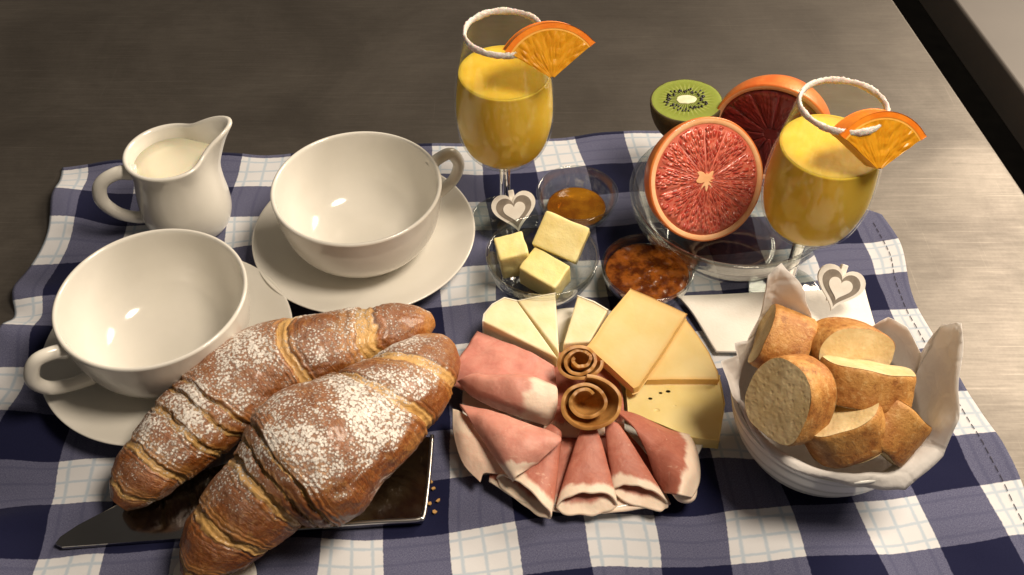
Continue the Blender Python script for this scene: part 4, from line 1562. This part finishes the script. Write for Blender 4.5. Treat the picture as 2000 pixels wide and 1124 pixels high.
for i in range(NR):
    f = i / (NR - 1)
    for j in range(ne):
        d = np.array([math.cos(ang_[j]), math.sin(ang_[j]), 0])
        rim_ = d * 5.05 + np.array([0, 0, 5.25])
        if f < .5:
            g_ = f / .5
            prof_r = 5.05 * math.sin(g_ * math.pi / 2) ** .9
            p = d * prof_r + np.array([0, 0, .95 + 4.3 * (1 - math.cos(g_ * math.pi / 2)) ** 1.0])
        else:
            g_ = (f - .5) / .5
            midp = rim_ * .45 + Ed[j] * .55
            # fold out over the rim where the edge hangs low
            if Ed[j][2] < 6.4:
                midp = midp + np.array([0, 0, .95])
            p = (1 - g_) ** 2 * rim_ + 2 * g_ * (1 - g_) * midp + g_ ** 2 * Ed[j]
        q = Vector(p * .8)
        am = .16 * min(1, f * 2)
        p = p + np.array([mnoise.noise(q), mnoise.noise(q + Vector((5, 1, 1))), mnoise.noise(q + Vector((1, 8, 3)))]) * am
        V.append(p)
pp = mesh('paper_lining', V, [f[::-1] for f in grid_faces(NR, ne, True)], M['parchment'], loc=BW)
mod(pp, 'SOLIDIFY', thickness=.025 * S, offset=0)
tag(pp, 'crumpled white paper sheet lining the bread bowl, one corner standing up', 'paper')


def bread(loc, nrm, up, rx, ry, th, label, seed):
    """baguette slice: crust band round two crumb faces; local Z is the cut's normal, local Y the top crust"""
    b0 = thing('bread_slice', label, 'bread', loc, 0, 'bread slices in the bowl')
    orient(b0, nrm, up)
    rx, ry, th = rx * .95, ry * .95, th * .95
    n = 64
    ring = []
    for j in range(n):
        a = 2 * math.pi * j / n
        c_, s_ = math.cos(a), math.sin(a)
        x_ = rx * math.copysign(abs(c_) ** .85, c_)
        y_ = ry * math.copysign(abs(s_) ** .9, s_)
        if y_ < 0:
            y_ = -ry * .80 * abs(s_) ** .55
        k_ = 1 + .05 * mnoise.noise(Vector((c_ * 1.3, s_ * 1.3, seed)))
        ring.append((x_ * k_, y_ * k_))
    ring = np.array(ring)
    zs = [-th / 2, -th / 2 + .08] + list(np.linspace(-th / 2 + .3, th / 2 - .3, 10)) + [th / 2 - .08, th / 2]
    V = []
    for i, z in enumerate(zs):
        e = .955 if i in (0, len(zs) - 1) else .985 if i in (1, len(zs) - 2) else 1.0
        for j in range(n):
            q = Vector((ring[j][0] * .7, ring[j][1] * .7, z * .7 + seed))
            k_ = e * (1 + .030 * mnoise.noise(q) + .012 * mnoise.noise(q * 4))
            V.append((ring[j][0] * k_, ring[j][1] * k_, z + .10 * mnoise.noise(q + Vector((3, 3, 3)))))
    mesh('crust', V, grid_faces(len(zs), n, True), M['crust'], b0)
    for s_ in (-1, 1):
        V, F = [], []
        nr = 22
        for i in range(nr):
            f = 1 - i / nr
            for j in range(n):
                x_, y_ = ring[j] * f * .957
                q = Vector((x_ * .7, y_ * .7, s_ * th / 2 * .7 + seed))
                zz = s_ * (th / 2 + .02) + .10 * mnoise.noise(Vector((ring[j][0] * .7, ring[j][1] * .7, s_ * th / 2 * .7 + seed)) + Vector((3, 3, 3))) * f
                hv_ = mnoise.noise(Vector((x_ * 2.6, y_ * 2.6, seed + s_))) + .6 * mnoise.noise(Vector((x_ * 5.5, y_ * 5.5, seed)))
                V.append((x_, y_, zz + s_ * (.018 * hv_ - .07 * max(0, hv_ - .45)) * min(1, (1 - f) * 6)))
        V.append((0, 0, s_ * (th / 2 + .02)))
        F = grid_faces(nr, n, True) + [((nr - 1) * n + j, (nr - 1) * n + (j + 1) % n, len(V) - 1) for j in range(n)]
        if s_ < 0:
            F = [f[::-1] for f in F]
        mesh('crumb', V, F, M['crumb'], b0)
    return b0


bread((19.77, -15.94, 6.90), (.62, .55, .56), (.35, -.75, .35), 2.3, 2.1, 2.8, 'bread slice leaning on the standing paper corner', 5.0)
bread((17.58, -16.47, 7.30), (-.45, .30, .84), (-.1, -.9, .2), 2.3, 1.9, 2.4, 'bread slice with its rounded crust against the low paper edge', 4.0)
bread((15.18, -11.12, 7.80), (-.90, .30, .25), (0, -.45, .85), 2.0, 1.6, 2.6, 'bread piece at the foot of the tall paper peak', 1.0)
bread((18.57, -11.81, 8.20), (.12, -.80, .55), (.1, .5, .85), 2.35, 1.5, 2.4, 'bread slice behind the others showing its airy crumb', 2.0)
bread((18.74, -14.69, 8.60), (.15, .62, .77), (-.1, -.85, .5), 2.6, 1.9, 2.2, 'bread slice with its dark brown crust turned outwards', 3.0)
bread((14.64, -15.57, 8.30), (-.82, -.40, .42), (.25, .35, .85), 2.2, 2.6, 2.2, 'large bread slice with its cut face towards the cheese plate', 6.0)
